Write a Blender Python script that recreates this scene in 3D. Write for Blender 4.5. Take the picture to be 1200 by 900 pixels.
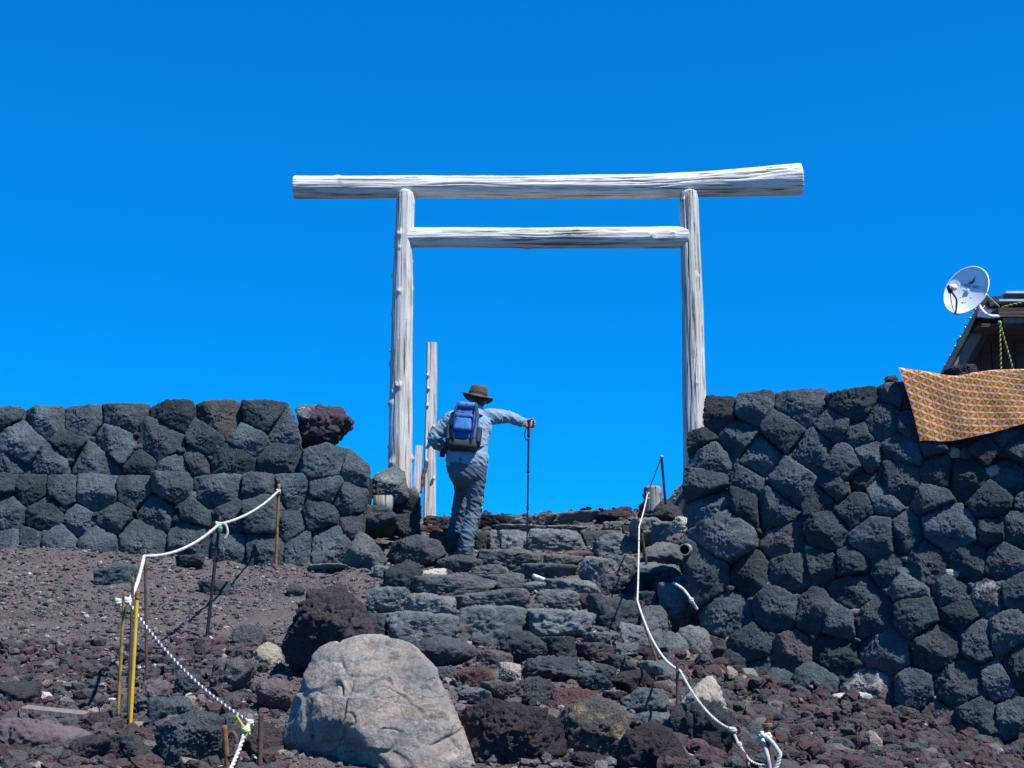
import bpy, bmesh, math, random
import numpy as np
from mathutils import Vector, Matrix

for o in list(bpy.data.objects):
    bpy.data.objects.remove(o)
SC = bpy.context.scene
COL = SC.collection

# ------------------------------------------------------------------ camera
PITCH = math.atan(295.0/1600.0)
cam_d = bpy.data.cameras.new('camera')
cam = bpy.data.objects.new('camera', cam_d)
COL.objects.link(cam)
cam.location = (0, 0, 0)
cam.rotation_euler = (math.pi/2 + PITCH, 0, 0)
cam_d.sensor_fit = 'HORIZONTAL'
cam_d.sensor_width = 36.0
cam_d.lens = 48.0
cam_d.clip_start = 0.05
cam_d.clip_end = 3000
SC.camera = cam

# ------------------------------------------------------------------ sky, sun, exposure
SUN = Vector((0.39, -0.325, 0.86)).normalized()
wd = bpy.data.worlds.new('World')
SC.world = wd
wd.use_nodes = True
wn = wd.node_tree
wn.nodes.clear()
w_out = wn.nodes.new('ShaderNodeOutputWorld')
w_bg = wn.nodes.new('ShaderNodeBackground')
w_sky = wn.nodes.new('ShaderNodeTexSky')
w_sky.sky_type = 'NISHITA'
w_sky.sun_disc = False
w_sky.sun_elevation = math.asin(SUN.z)
w_sky.sun_rotation = math.atan2(SUN.x, SUN.y)
w_sky.altitude = 3000
w_sky.air_density = 1.0
w_sky.dust_density = 0.0
w_sky.ozone_density = 3.0
w_gam = wn.nodes.new('ShaderNodeGamma')
w_gam.inputs['Gamma'].default_value = 0.60
w_mul = wn.nodes.new('ShaderNodeMixRGB')
w_mul.blend_type = 'MULTIPLY'
w_mul.inputs['Fac'].default_value = 1.0
w_mul.inputs['Color2'].default_value = (0.012, 1.30, 2.95, 1)
w_bg.inputs['Strength'].default_value = 0.083
wn.links.new(w_sky.outputs['Color'], w_gam.inputs['Color'])
wn.links.new(w_gam.outputs['Color'], w_mul.inputs['Color1'])
wn.links.new(w_mul.outputs['Color'], w_bg.inputs['Color'])
wn.links.new(w_bg.outputs['Background'], w_out.inputs['Surface'])

sun_d = bpy.data.lights.new('sun', 'SUN')
sun_d.energy = 5.0
sun_d.angle = math.radians(0.53)
sun_d.color = (1.0, 0.955, 0.885)
sun = bpy.data.objects.new('sun', sun_d)
COL.objects.link(sun)
sun.rotation_euler = SUN.to_track_quat('Z', 'Y').to_euler()
sun.location = SUN * 30

SC.view_settings.view_transform = 'Standard'
SC.view_settings.look = 'None'
SC.view_settings.exposure = 0.62
SC.view_settings.gamma = 1.0
SC.view_settings.use_curve_mapping = False
SC.render.resolution_x = 1024
SC.render.resolution_y = 768

# ------------------------------------------------------------------ helpers
rng = np.random.default_rng(7)
F = 1600.0
CP, SP = math.cos(PITCH), math.sin(PITCH)


def raydir(u, v):
    a = (u - 600.0) / F
    b = (450.0 - v) / F
    return np.array([a, CP - b*SP, SP + b*CP])


def at(u, v, Y):
    d = raydir(u, v)
    return d * (Y / d[1])


def px(Y):
    """metres that one photograph pixel covers at depth Y"""
    return Y / F


def project(P):
    P = np.asarray(P, float)
    x, y, z = P[..., 0], P[..., 1], P[..., 2]
    zc = y*CP + z*SP
    yc = -y*SP + z*CP
    return 600 + F*x/zc, 450 - F*yc/zc


_perm = np.random.default_rng(3).permutation(256)
_perm = np.concatenate([_perm, _perm, _perm])
_grad = np.random.default_rng(5).normal(size=(256, 3))
_grad /= np.linalg.norm(_grad, axis=1)[:, None]


def noise(p):
    """gradient noise, p (N,3) -> (N,) about -0.7..0.7"""
    pi = np.floor(p).astype(np.int64)
    f = p - pi
    pi &= 255
    w = f*f*f*(f*(f*6-15)+10)
    res = 0
    for dx in (0, 1):
        wx = w[:, 0] if dx else 1-w[:, 0]
        for dy in (0, 1):
            wy = w[:, 1] if dy else 1-w[:, 1]
            h2 = _perm[_perm[(pi[:, 0]+dx) & 255] + ((pi[:, 1]+dy) & 255)]
            for dz in (0, 1):
                wz = w[:, 2] if dz else 1-w[:, 2]
                h = _perm[h2 + ((pi[:, 2]+dz) & 255)]
                g = _grad[h]
                d = g[:, 0]*(f[:, 0]-dx) + g[:, 1]*(f[:, 1]-dy) + g[:, 2]*(f[:, 2]-dz)
                res = res + wx*wy*wz*d
    return res


def fbm(p, octv=4, gain=0.55, lac=2.1):
    a, s = 1.0, 0
    for i in range(octv):
        s = s + a*noise(p + 17.3*i)
        p = p*lac
        a *= gain
    return s


def mesh_np(name, V, T, mat=None, smooth=True):
    me = bpy.data.meshes.new(name)
    V = np.asarray(V, np.float32)
    T = np.asarray(T, np.int32)
    k = T.shape[1]
    me.vertices.add(len(V))
    me.vertices.foreach_set('co', V.ravel())
    me.loops.add(T.size)
    me.loops.foreach_set('vertex_index', T.ravel())
    me.polygons.add(len(T))
    me.polygons.foreach_set('loop_start', np.arange(0, T.size, k, dtype=np.int32))
    me.polygons.foreach_set('loop_total', np.full(len(T), k, np.int32))
    me.polygons.foreach_set('use_smooth', np.full(len(T), smooth, bool))
    me.update(calc_edges=True)
    me.validate()
    if mat:
        me.materials.append(mat)
    return me


def link(name, me, parent=None, loc=(0, 0, 0), rot=None):
    o = bpy.data.objects.new(name, me)
    COL.objects.link(o)
    o.location = [float(c) for c in loc]
    if rot is not None:
        o.rotation_euler = [float(c) for c in rot]
    if parent is not None:
        o.parent = parent
    return o


def tag(o, label=None, cat=None, group=None, kind=None):
    if label:
        o['label'] = label
    if cat:
        o['category'] = cat
    if group:
        o['group'] = group
    if kind:
        o['kind'] = kind
    return o


def empty(name, loc, label=None, cat=None, group=None, kind=None):
    o = bpy.data.objects.new(name, None)
    COL.objects.link(o)
    o.empty_display_size = 0.1
    o.location = [float(c) for c in loc]
    return tag(o, label, cat, group, kind)


def bm_mesh(name, bm, mat=None, smooth=True):
    me = bpy.data.meshes.new(name)
    bm.normal_update()
    bm.to_mesh(me)
    bm.free()
    me.polygons.foreach_set('use_smooth', np.full(len(me.polygons), smooth, bool))
    if mat:
        me.materials.append(mat)
    return me


_ico = {}


def ico(n):
    if n not in _ico:
        bm = bmesh.new()
        bmesh.ops.create_icosphere(bm, subdivisions=n, radius=1.0)
        V = np.array([v.co[:] for v in bm.verts])
        V /= np.linalg.norm(V, axis=1)[:, None]
        T = np.array([[v.index for v in f.verts] for f in bm.faces])
        bm.free()
        _ico[n] = (V, T)
    return _ico[n]


def frame_loft(pts, n=16, ref=(0, 0, 1), rad=None, caps=True, rfun=None):
    """tube through pts (N,3); rad (N,) or (N,2).  returns V,T(quads as tris)"""
    P = np.asarray(pts, float)
    N = len(P)
    rad = np.asarray(rad, float)
    if rad.ndim == 1:
        rad = np.stack([rad, rad], 1)
    tan = np.gradient(P, axis=0)
    tan /= np.linalg.norm(tan, axis=1)[:, None] + 1e-12
    a = np.array(ref, float)
    X = np.cross(a, tan[0])
    if np.linalg.norm(X) < 1e-3:
        X = np.cross(np.array([0, 1.0, 0.3]), tan[0])
    X /= np.linalg.norm(X)
    V = []
    th = np.arange(n)*2*math.pi/n
    for i in range(N):
        X = X - tan[i]*np.dot(X, tan[i])
        X /= np.linalg.norm(X)
        Yv = np.cross(tan[i], X)
        r = rad[i]
        k = np.ones(n) if rfun is None else rfun(i, th)
        V.append(P[i] + np.outer(np.cos(th)*r[0]*k, X) + np.outer(np.sin(th)*r[1]*k, Yv))
    V = np.concatenate(V)
    T = []
    for i in range(N-1):
        for j in range(n):
            a0, a1 = i*n+j, i*n+(j+1) % n
            b0, b1 = a0+n, a1+n
            T.append((a0, a1, b1))
            T.append((a0, b1, b0))
    if caps:
        c0, c1 = len(V), len(V)+1
        V = np.vstack([V, P[0], P[-1]])
        for j in range(n):
            T.append((c0, (j+1) % n, j))
            T.append((c1, (N-1)*n+j, (N-1)*n+(j+1) % n))
    return V, np.array(T)


def join_vt(parts):
    Vs, Ts, off = [], [], 0
    for V, T in parts:
        Vs.append(V)
        Ts.append(np.asarray(T)+off)
        off += len(V)
    return np.concatenate(Vs), np.concatenate(Ts)


def box_vt(c, s, R=None):
    x, y, z = [k/2 for k in s]
    V = np.array([[-x, -y, -z], [x, -y, -z], [x, y, -z], [-x, y, -z], [-x, -y, z], [x, -y, z], [x, y, z], [-x, y, z]])
    if R is not None:
        V = V @ np.array(R).T
    T = []
    for q in ((0, 3, 2, 1), (4, 5, 6, 7), (0, 1, 5, 4), (1, 2, 6, 5), (2, 3, 7, 6), (3, 0, 4, 7)):
        T += [(q[0], q[1], q[2]), (q[0], q[2], q[3])]
    return V + np.asarray(c, float), np.array(T)


def bev_box(name, c, s, mat, bev=0.01, seg=2, R=None, taper=None):
    bm = bmesh.new()
    bmesh.ops.create_cube(bm, size=1)
    for v in bm.verts:
        k = 1.0
        if taper and v.co.z > 0:
            k = taper
        v.co = Vector((v.co.x*s[0]*k, v.co.y*s[1]*k, v.co.z*s[2]))
    bmesh.ops.bevel(bm, geom=bm.edges[:], offset=bev, segments=seg, affect='EDGES')
    if R is not None:
        bmesh.ops.transform(bm, matrix=Matrix(R).to_4x4(), verts=bm.verts)
    bmesh.ops.translate(bm, vec=Vector([float(k) for k in c]), verts=bm.verts)
    return bm_mesh(name, bm, mat)


def spline(pts, n):
    """Catmull-Rom through pts -> n points"""
    P = np.asarray(pts, float)
    P = np.vstack([2*P[0]-P[1], P, 2*P[-1]-P[-2]])
    m = len(P)-3
    out = []
    for t in np.linspace(0, m-1e-9, n):
        i = int(t)
        f = t-i
        a, b, c, d = P[i:i+4]
        out.append(0.5*((2*b)+(c-a)*f+(2*a-5*b+4*c-d)*f*f+(3*b-a-3*c+d)*f**3))
    return np.array(out)


# ------------------------------------------------------------------ materials
def nodes_mat(name):
    m = bpy.data.materials.new(name)
    m.use_nodes = True
    nt = m.node_tree
    b = nt.nodes['Principled BSDF']
    return m, nt, b


def nd(nt, typ, **kw):
    n = nt.nodes.new(typ)
    for k, v in kw.items():
        setattr(n, k, v)
    return n


def ramp(nt, stops):
    r = nd(nt, 'ShaderNodeValToRGB')
    e = r.color_ramp.elements
    while len(e) > 1:
        e.remove(e[-1])
    e[0].position = stops[0][0]
    e[0].color = (*stops[0][1], 1)
    for p, c in stops[1:]:
        q = e.new(p)
        q.color = (*c, 1)
    return r


def simple_mat(name, col, rough=0.6, metal=0.0, var=0.15, nscale=12, bump=0.0, bscale=60):
    m, nt, b = nodes_mat(name)
    L = nt.links.new
    tc = nd(nt, 'ShaderNodeTexCoord')
    n = nd(nt, 'ShaderNodeTexNoise')
    n.inputs['Scale'].default_value = nscale
    n.inputs['Detail'].default_value = 5
    L(tc.outputs['Object'], n.inputs['Vector'])
    c = np.array(col)
    r = ramp(nt, [(0.3, tuple(np.clip(c*(1-var), 0, 1))), (0.7, tuple(np.clip(c*(1+var), 0, 1)))])
    L(n.outputs['Fac'], r.inputs['Fac'])
    L(r.outputs['Color'], b.inputs['Base Color'])
    b.inputs['Roughness'].default_value = rough
    b.inputs['Metallic'].default_value = metal
    if bump:
        n2 = nd(nt, 'ShaderNodeTexNoise')
        n2.inputs['Scale'].default_value = bscale
        n2.inputs['Detail'].default_value = 6
        L(tc.outputs['Object'], n2.inputs['Vector'])
        bp = nd(nt, 'ShaderNodeBump')
        bp.inputs['Strength'].default_value = 1.0
        bp.inputs['Distance'].default_value = bump
        L(n2.outputs['Fac'], bp.inputs['Height'])
        L(bp.outputs['Normal'], b.inputs['Normal'])
    return m


def stone_mat(name, c1, c2, c3, spot=0.62, bump=0.012, pits=1.0, vrange=(0.7, 1.35), rough=0.95, gain=0.66):
    c1, c2, c3 = [tuple(k*gain for k in c) for c in (c1, c2, c3)]
    m, nt, b = nodes_mat(name)
    L = nt.links.new
    tc = nd(nt, 'ShaderNodeTexCoord')
    oi = nd(nt, 'ShaderNodeObjectInfo')
    mul = nd(nt, 'ShaderNodeMath', operation='MULTIPLY')
    mul.inputs[1].default_value = 91.0
    L(oi.outputs['Random'], mul.inputs[0])
    add = nd(nt, 'ShaderNodeVectorMath', operation='ADD')
    L(tc.outputs['Object'], add.inputs[0])
    L(mul.outputs[0], add.inputs[1])

    def nz(scale, detail, rough_=0.6):
        n = nd(nt, 'ShaderNodeTexNoise')
        n.inputs['Scale'].default_value = scale
        n.inputs['Detail'].default_value = detail
        n.inputs['Roughness'].default_value = rough_
        L(add.outputs[0], n.inputs['Vector'])
        return n
    n1 = nz(4.0, 7, 0.65)
    r1 = ramp(nt, [(0.36, c1), (0.66, c2)])
    L(n1.outputs['Fac'], r1.inputs['Fac'])
    n2 = nz(9.0, 8, 0.7)
    r2 = ramp(nt, [(spot, (0, 0, 0)), (spot+0.1, (1, 1, 1))])
    L(n2.outputs['Fac'], r2.inputs['Fac'])
    mx = nd(nt, 'ShaderNodeMixRGB')
    L(r2.outputs['Color'], mx.inputs['Fac'])
    L(r1.outputs['Color'], mx.inputs['Color1'])
    mx.inputs['Color2'].default_value = (*c3, 1)
    n3 = nz(70.0, 4, 0.7)
    mr = nd(nt, 'ShaderNodeMapRange')
    mr.inputs['From Min'].default_value = 0.3
    mr.inputs['From Max'].default_value = 0.7
    mr.inputs['To Min'].default_value = 0.72
    mr.inputs['To Max'].default_value = 1.25
    L(n3.outputs['Fac'], mr.inputs['Value'])
    mr2 = nd(nt, 'ShaderNodeMapRange')
    mr2.inputs['To Min'].default_value = vrange[0]
    mr2.inputs['To Max'].default_value = vrange[1]
    L(oi.outputs['Random'], mr2.inputs['Value'])
    mm = nd(nt, 'ShaderNodeMath', operation='MULTIPLY')
    L(mr.outputs[0], mm.inputs[0])
    L(mr2.outputs[0], mm.inputs[1])
    sc = nd(nt, 'ShaderNodeVectorMath', operation='SCALE')
    L(mx.outputs['Color'], sc.inputs[0])
    L(mm.outputs[0], sc.inputs['Scale'])
    L(sc.outputs[0], b.inputs['Base Color'])
    b.inputs['Roughness'].default_value = rough
    b.inputs['Specular IOR Level'].default_value = 0.25
    # relief: coarse lumps, fine grain and gas-bubble pits
    n4 = nz(22.0, 9, 0.72)
    vo = nd(nt, 'ShaderNodeTexVoronoi')
    vo.inputs['Scale'].default_value = 55.0
    L(add.outputs[0], vo.inputs['Vector'])
    rp = ramp(nt, [(0.0, (0, 0, 0)), (0.35, (1, 1, 1))])
    L(vo.outputs['Distance'], rp.inputs['Fac'])
    m1 = nd(nt, 'ShaderNodeMath', operation='MULTIPLY')
    m1.inputs[1].default_value = 0.22*pits
    L(rp.outputs['Color'], m1.inputs[0])
    a1 = nd(nt, 'ShaderNodeMath', operation='ADD')
    L(n4.outputs['Fac'], a1.inputs[0])
    L(m1.outputs[0], a1.inputs[1])
    bp = nd(nt, 'ShaderNodeBump')
    bp.inputs['Strength'].default_value = 1.0
    bp.inputs['Distance'].default_value = bump*4.0
    L(a1.outputs[0], bp.inputs['Height'])
    L(bp.outputs['Normal'], b.inputs['Normal'])
    return m


M = {}
M['g'] = stone_mat('lava_grey', (0.056, 0.082, 0.098), (0.136, 0.172, 0.190), (0.25, 0.27, 0.272), 0.62, vrange=(0.55, 1.5))
M['h'] = stone_mat('lava_light_grey', (0.105, 0.130, 0.145), (0.185, 0.210, 0.220), (0.27, 0.27, 0.255), 0.58)
M['s'] = stone_mat('lava_step_grey', (0.145, 0.165, 0.175), (0.29, 0.31, 0.315), (0.42, 0.415, 0.40), 0.59)
M['d'] = stone_mat('lava_dark', (0.055, 0.066, 0.076), (0.112, 0.124, 0.134), (0.18, 0.182, 0.18), 0.62)
M['p'] = stone_mat('scoria_purple', (0.074, 0.060, 0.072), (0.138, 0.108, 0.122), (0.11, 0.120, 0.130), 0.55, bump=0.016)
M['r'] = stone_mat('scoria_red', (0.115, 0.060, 0.062), (0.195, 0.120, 0.118), (0.125, 0.110, 0.115), 0.55, bump=0.014)
M['b'] = stone_mat('pale_blue_stone', (0.15, 0.175, 0.185), (0.25, 0.275, 0.28), (0.34, 0.31, 0.24), 0.60, bump=0.006, pits=0.4)
M['t'] = stone_mat('tan_stone', (0.36, 0.325, 0.265), (0.54, 0.50, 0.42), (0.22, 0.25, 0.235), 0.60, bump=0.006, pits=0.4)
M['w'] = stone_mat('white_stone', (0.50, 0.50, 0.49), (0.68, 0.67, 0.65), (0.40, 0.38, 0.37), 0.62, bump=0.004, pits=0.3)
M['k'] = stone_mat('tan_crusted_lava', (0.12, 0.115, 0.11), (0.20, 0.185, 0.17), (0.42, 0.31, 0.19), 0.53, bump=0.015)
M['m'] = stone_mat('white_flecked_lava', (0.12, 0.135, 0.145), (0.24, 0.25, 0.255), (0.66, 0.66, 0.66), 0.50, bump=0.012)
M['n'] = stone_mat('brown_lava', (0.12, 0.115, 0.112), (0.21, 0.20, 0.19), (0.28, 0.25, 0.22), 0.6)
M['q'] = stone_mat('smooth_mauve_stone', (0.135, 0.105, 0.115), (0.20, 0.165, 0.175), (0.22, 0.13, 0.12), 0.63, bump=0.005, pits=0.2)
M['core'] = stone_mat('wall_core', (0.03, 0.033, 0.036), (0.05, 0.053, 0.056), (0.06, 0.06, 0.06), 0.7, bump=0.03)


def boulder_mat():
    m = stone_mat('weathered_boulder', (0.180, 0.175, 0.170), (0.36, 0.325, 0.288), (0.10, 0.103, 0.11), 0.57, bump=0.006, pits=0.25, vrange=(1, 1), gain=1.0)
    nt = m.node_tree
    L = nt.links.new
    b = nt.nodes['Principled BSDF']
    tc = nd(nt, 'ShaderNodeTexCoord')
    mp = nd(nt, 'ShaderNodeMapping')
    mp.inputs['Rotation'].default_value = (0.3, 0.5, 0.2)
    mp.inputs['Scale'].default_value = (1.0, 1.0, 3.2)
    L(tc.outputs['Object'], mp.inputs['Vector'])
    n = nd(nt, 'ShaderNodeTexNoise')
    n.inputs['Scale'].default_value = 4.2
    n.inputs['Detail'].default_value = 8
    n.inputs['Roughness'].default_value = 0.6
    n.inputs['Distortion'].default_value = 0.8
    L(mp.outputs[0], n.inputs['Vector'])
    r = ramp(nt, [(0.30, (0.62, 0.74, 0.82)), (0.44, (1.0, 0.99, 0.96)), (0.54, (1.02, 0.95, 0.91)), (0.66, (1.10, 0.95, 0.80)), (0.78, (0.80, 0.66, 0.62))])
    L(n.outputs['Fac'], r.inputs['Fac'])
    old = b.inputs['Base Color'].links[0].from_socket
    mul = nd(nt, 'ShaderNodeMixRGB', blend_type='MULTIPLY')
    mul.inputs['Fac'].default_value = 1.0
    L(old, mul.inputs['Color1'])
    L(r.outputs['Color'], mul.inputs['Color2'])
    # dark hairline cracks
    mp2 = nd(nt, 'ShaderNodeMapping')
    mp2.inputs['Rotation'].default_value = (0.0, 0.6, 0.0)
    mp2.inputs['Scale'].default_value = (1.0, 1.0, 2.2)
    L(tc.outputs['Object'], mp2.inputs['Vector'])
    nw = nd(nt, 'ShaderNodeTexNoise')
    nw.inputs['Scale'].default_value = 5.0
    nw.inputs['Detail'].default_value = 4
    L(mp2.outputs[0], nw.inputs['Vector'])
    vm = nd(nt, 'ShaderNodeVectorMath', operation='ADD')
    L(mp2.outputs[0], vm.inputs[0])
    sc = nd(nt, 'ShaderNodeVectorMath', operation='SCALE')
    sc.inputs['Scale'].default_value = 0.35
    L(nw.outputs['Color'], sc.inputs[0])
    L(sc.outputs[0], vm.inputs[1])
    vo = nd(nt, 'ShaderNodeTexVoronoi', feature='DISTANCE_TO_EDGE')
    vo.inputs['Scale'].default_value = 2.6
    L(vm.outputs[0], vo.inputs['Vector'])
    r2 = ramp(nt, [(0.0, (0.30, 0.26, 0.25)), (0.014, (1, 1, 1))])
    L(vo.outputs['Distance'], r2.inputs['Fac'])
    n5 = nd(nt, 'ShaderNodeTexNoise')
    n5.inputs['Scale'].default_value = 3.0
    L(tc.outputs['Object'], n5.inputs['Vector'])
    r5 = ramp(nt, [(0.47, (0, 0, 0)), (0.6, (1, 1, 1))])
    L(n5.outputs['Fac'], r5.inputs['Fac'])
    mul2 = nd(nt, 'ShaderNodeMixRGB', blend_type='MULTIPLY')
    L(r5.outputs['Color'], mul2.inputs['Fac'])
    L(mul.outputs['Color'], mul2.inputs['Color1'])
    L(r2.outputs['Color'], mul2.inputs['Color2'])
    L(mul2.outputs['Color'], b.inputs['Base Color'])
    return m


M['boulder'] = boulder_mat()


def ground_mat():
    m, nt, b = nodes_mat('volcanic_ground')
    L = nt.links.new
    tc = nd(nt, 'ShaderNodeTexCoord')

    def nz(scale, detail, rough_=0.6):
        n = nd(nt, 'ShaderNodeTexNoise')
        n.inputs['Scale'].default_value = scale
        n.inputs['Detail'].default_value = detail
        n.inputs['Roughness'].default_value = rough_
        L(tc.outputs['Object'], n.inputs['Vector'])
        return n
    n1 = nz(0.9, 6)
    r1 = ramp(nt, [(0.35, (0.080, 0.070, 0.073)), (0.5, (0.142, 0.124, 0.124)), (0.7, (0.112, 0.094, 0.095))])
    L(n1.outputs['Fac'], r1.inputs['Fac'])
    # grit: cells of many colours
    vo = nd(nt, 'ShaderNodeTexVoronoi')
    vo.inputs['Scale'].default_value = 75
    L(tc.outputs['Object'], vo.inputs['Vector'])
    sx = nd(nt, 'ShaderNodeSeparateColor')
    L(vo.outputs['Color'], sx.inputs['Color'])
    r2 = ramp(nt, [(0.0, (0.045, 0.048, 0.052)), (0.3, (0.085, 0.060, 0.060)), (0.5, (0.135, 0.11, 0.105)), (0.72, (0.10, 0.060, 0.058)), (0.9, (0.17, 0.155, 0.145)), (0.985, (0.17, 0.155, 0.145)), (0.99, (0.42, 0.40, 0.37))])
    L(sx.outputs[0], r2.inputs['Fac'])
    n2 = nz(3.0, 5)
    r3 = ramp(nt, [(0.42, (0.15, 0.15, 0.15)), (0.6, (0.8, 0.8, 0.8))])
    L(n2.outputs['Fac'], r3.inputs['Fac'])
    mx = nd(nt, 'ShaderNodeMixRGB')
    L(r3.outputs['Color'], mx.inputs['Fac'])
    L(r1.outputs['Color'], mx.inputs['Color1'])
    L(r2.outputs['Color'], mx.inputs['Color2'])
    L(mx.outputs['Color'], b.inputs['Base Color'])
    b.inputs['Roughness'].default_value = 0.97
    b.inputs['Specular IOR Level'].default_value = 0.2
    n4 = nz(28, 8, 0.7)
    rp = ramp(nt, [(0.0, (1, 1, 1)), (0.6, (0, 0, 0))])
    L(vo.outputs['Distance'], rp.inputs['Fac'])
    m1 = nd(nt, 'ShaderNodeMath', operation='MULTIPLY')
    m1.inputs[1].default_value = 0.35
    L(rp.outputs['Color'], m1.inputs[0])
    a1 = nd(nt, 'ShaderNodeMath', operation='ADD')
    L(n4.outputs['Fac'], a1.inputs[0])
    L(m1.outputs[0], a1.inputs[1])
    bp = nd(nt, 'ShaderNodeBump')
    bp.inputs['Distance'].default_value = 0.035
    L(a1.outputs[0], bp.inputs['Height'])
    L(bp.outputs['Normal'], b.inputs['Normal'])
    return m


M['ground'] = ground_mat()


def gravel_mat(name, stops):
    m, nt, b = nodes_mat(name)
    L = nt.links.new
    ge = nd(nt, 'ShaderNodeNewGeometry')
    r = ramp(nt, [(p_, tuple(k*0.66 for k in c_)) for p_, c_ in stops])
    r.color_ramp.interpolation = 'CONSTANT'
    L(ge.outputs['Random Per Island'], r.inputs['Fac'])
    tc = nd(nt, 'ShaderNodeTexCoord')
    n = nd(nt, 'ShaderNodeTexNoise')
    n.inputs['Scale'].default_value = 90
    n.inputs['Detail'].default_value = 5
    L(tc.outputs['Object'], n.inputs['Vector'])
    mr = nd(nt, 'ShaderNodeMapRange')
    mr.inputs['From Min'].default_value = 0.3
    mr.inputs['From Max'].default_value = 0.7
    mr.inputs['To Min'].default_value = 0.65
    mr.inputs['To Max'].default_value = 1.3
    L(n.outputs['Fac'], mr.inputs['Value'])
    sc = nd(nt, 'ShaderNodeVectorMath', operation='SCALE')
    L(r.outputs['Color'], sc.inputs[0])
    L(mr.outputs[0], sc.inputs['Scale'])
    L(sc.outputs[0], b.inputs['Base Color'])
    b.inputs['Roughness'].default_value = 0.95
    b.inputs['Specular IOR Level'].default_value = 0.25
    bp = nd(nt, 'ShaderNodeBump')
    bp.inputs['Distance'].default_value = 0.012
    L(n.outputs['Fac'], bp.inputs['Height'])
    L(bp.outputs['Normal'], b.inputs['Normal'])
    return m


M['gravel'] = gravel_mat('mixed_gravel', [
    (0.0, (0.10, 0.11, 0.12)), (0.16, (0.145, 0.112, 0.118)), (0.34, (0.20, 0.172, 0.17)),
    (0.48, (0.075, 0.078, 0.085)), (0.58, (0.155, 0.10, 0.098)), (0.62, (0.16, 0.17, 0.175)),
    (0.80, (0.205, 0.165, 0.163)), (0.90, (0.27, 0.25, 0.235)), (0.955, (0.38, 0.34, 0.29)), (0.985, (0.6, 0.58, 0.55))])
M['scoria'] = gravel_mat('scoria_gravel', [(p_, tuple(0.8*q_ for q_ in c_)) for p_, c_ in [
    (0.0, (0.075, 0.078, 0.085)), (0.22, (0.105, 0.068, 0.072)), (0.42, (0.125, 0.092, 0.096)),
    (0.55, (0.125, 0.078, 0.078)), (0.62, (0.10, 0.11, 0.115)), (0.80, (0.14, 0.10, 0.105)),
    (0.92, (0.20, 0.185, 0.18)), (0.97, (0.40, 0.34, 0.28)), (0.993, (0.75, 0.71, 0.67))]])


def wood_mat(name, light, dark, axis, crack=0.55, scale=14):
    m, nt, b = nodes_mat(name)
    L = nt.links.new
    tc = nd(nt, 'ShaderNodeTexCoord')
    mp = nd(nt, 'ShaderNodeMapping')
    s = [scale*1.7]*3
    s[axis] = 1.1
    mp.inputs['Scale'].default_value = s
    L(tc.outputs['Object'], mp.inputs['Vector'])
    n1 = nd(nt, 'ShaderNodeTexNoise')
    n1.inputs['Scale'].default_value = 1.0
    n1.inputs['Detail'].default_value = 8
    n1.inputs['Roughness'].default_value = 0.65
    L(mp.outputs[0], n1.inputs['Vector'])
    r1 = ramp(nt, [(0.30, dark), (0.50, light), (0.72, tuple(min(1, c*1.12) for c in light))])
    L(n1.outputs['Fac'], r1.inputs['Fac'])
    mp2 = nd(nt, 'ShaderNodeMapping')
    s2 = [scale*3.2]*3
    s2[axis] = 1.3
    mp2.inputs['Scale'].default_value = s2
    L(tc.outputs['Object'], mp2.inputs['Vector'])
    n2 = nd(nt, 'ShaderNodeTexNoise')
    n2.inputs['Detail'].default_value = 5
    n2.inputs['Scale'].default_value = 1.0
    L(mp2.outputs[0], n2.inputs['Vector'])
    r2 = ramp(nt, [(crack-0.27, (0.22, 0.2, 0.19)), (crack-0.19, (1, 1, 1))])
    L(n2.outputs['Fac'], r2.inputs['Fac'])
    mx = nd(nt, 'ShaderNodeMixRGB', blend_type='MULTIPLY')
    mx.inputs['Fac'].default_value = 0.85
    L(r1.outputs['Color'], mx.inputs['Color1'])
    L(r2.outputs['Color'], mx.inputs['Color2'])
    # broad grey / warm stain patches
    n3 = nd(nt, 'ShaderNodeTexNoise')
    n3.inputs['Scale'].default_value = 2.2
    n3.inputs['Detail'].default_value = 5
    L(tc.outputs['Object'], n3.inputs['Vector'])
    r3 = ramp(nt, [(0.35, (0.86, 0.83, 0.80)), (0.6, (1.03, 1.03, 1.03))])
    L(n3.outputs['Fac'], r3.inputs['Fac'])
    mx2 = nd(nt, 'ShaderNodeMixRGB', blend_type='MULTIPLY')
    mx2.inputs['Fac'].default_value = 1.0
    L(mx.outputs['Color'], mx2.inputs['Color1'])
    L(r3.outputs['Color'], mx2.inputs['Color2'])
    L(mx2.outputs['Color'], b.inputs['Base Color'])
    b.inputs['Roughness'].default_value = 0.85
    b.inputs['Specular IOR Level'].default_value = 0.25
    a1 = nd(nt, 'ShaderNodeMath', operation='MULTIPLY_ADD')
    L(r2.outputs['Color'], a1.inputs[0])
    a1.inputs[1].default_value = 0.8
    L(n1.outputs['Fac'], a1.inputs[2])
    bp = nd(nt, 'ShaderNodeBump')
    bp.inputs['Distance'].default_value = 0.022
    L(a1.outputs[0], bp.inputs['Height'])
    L(bp.outputs['Normal'], b.inputs['Normal'])
    return m


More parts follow.
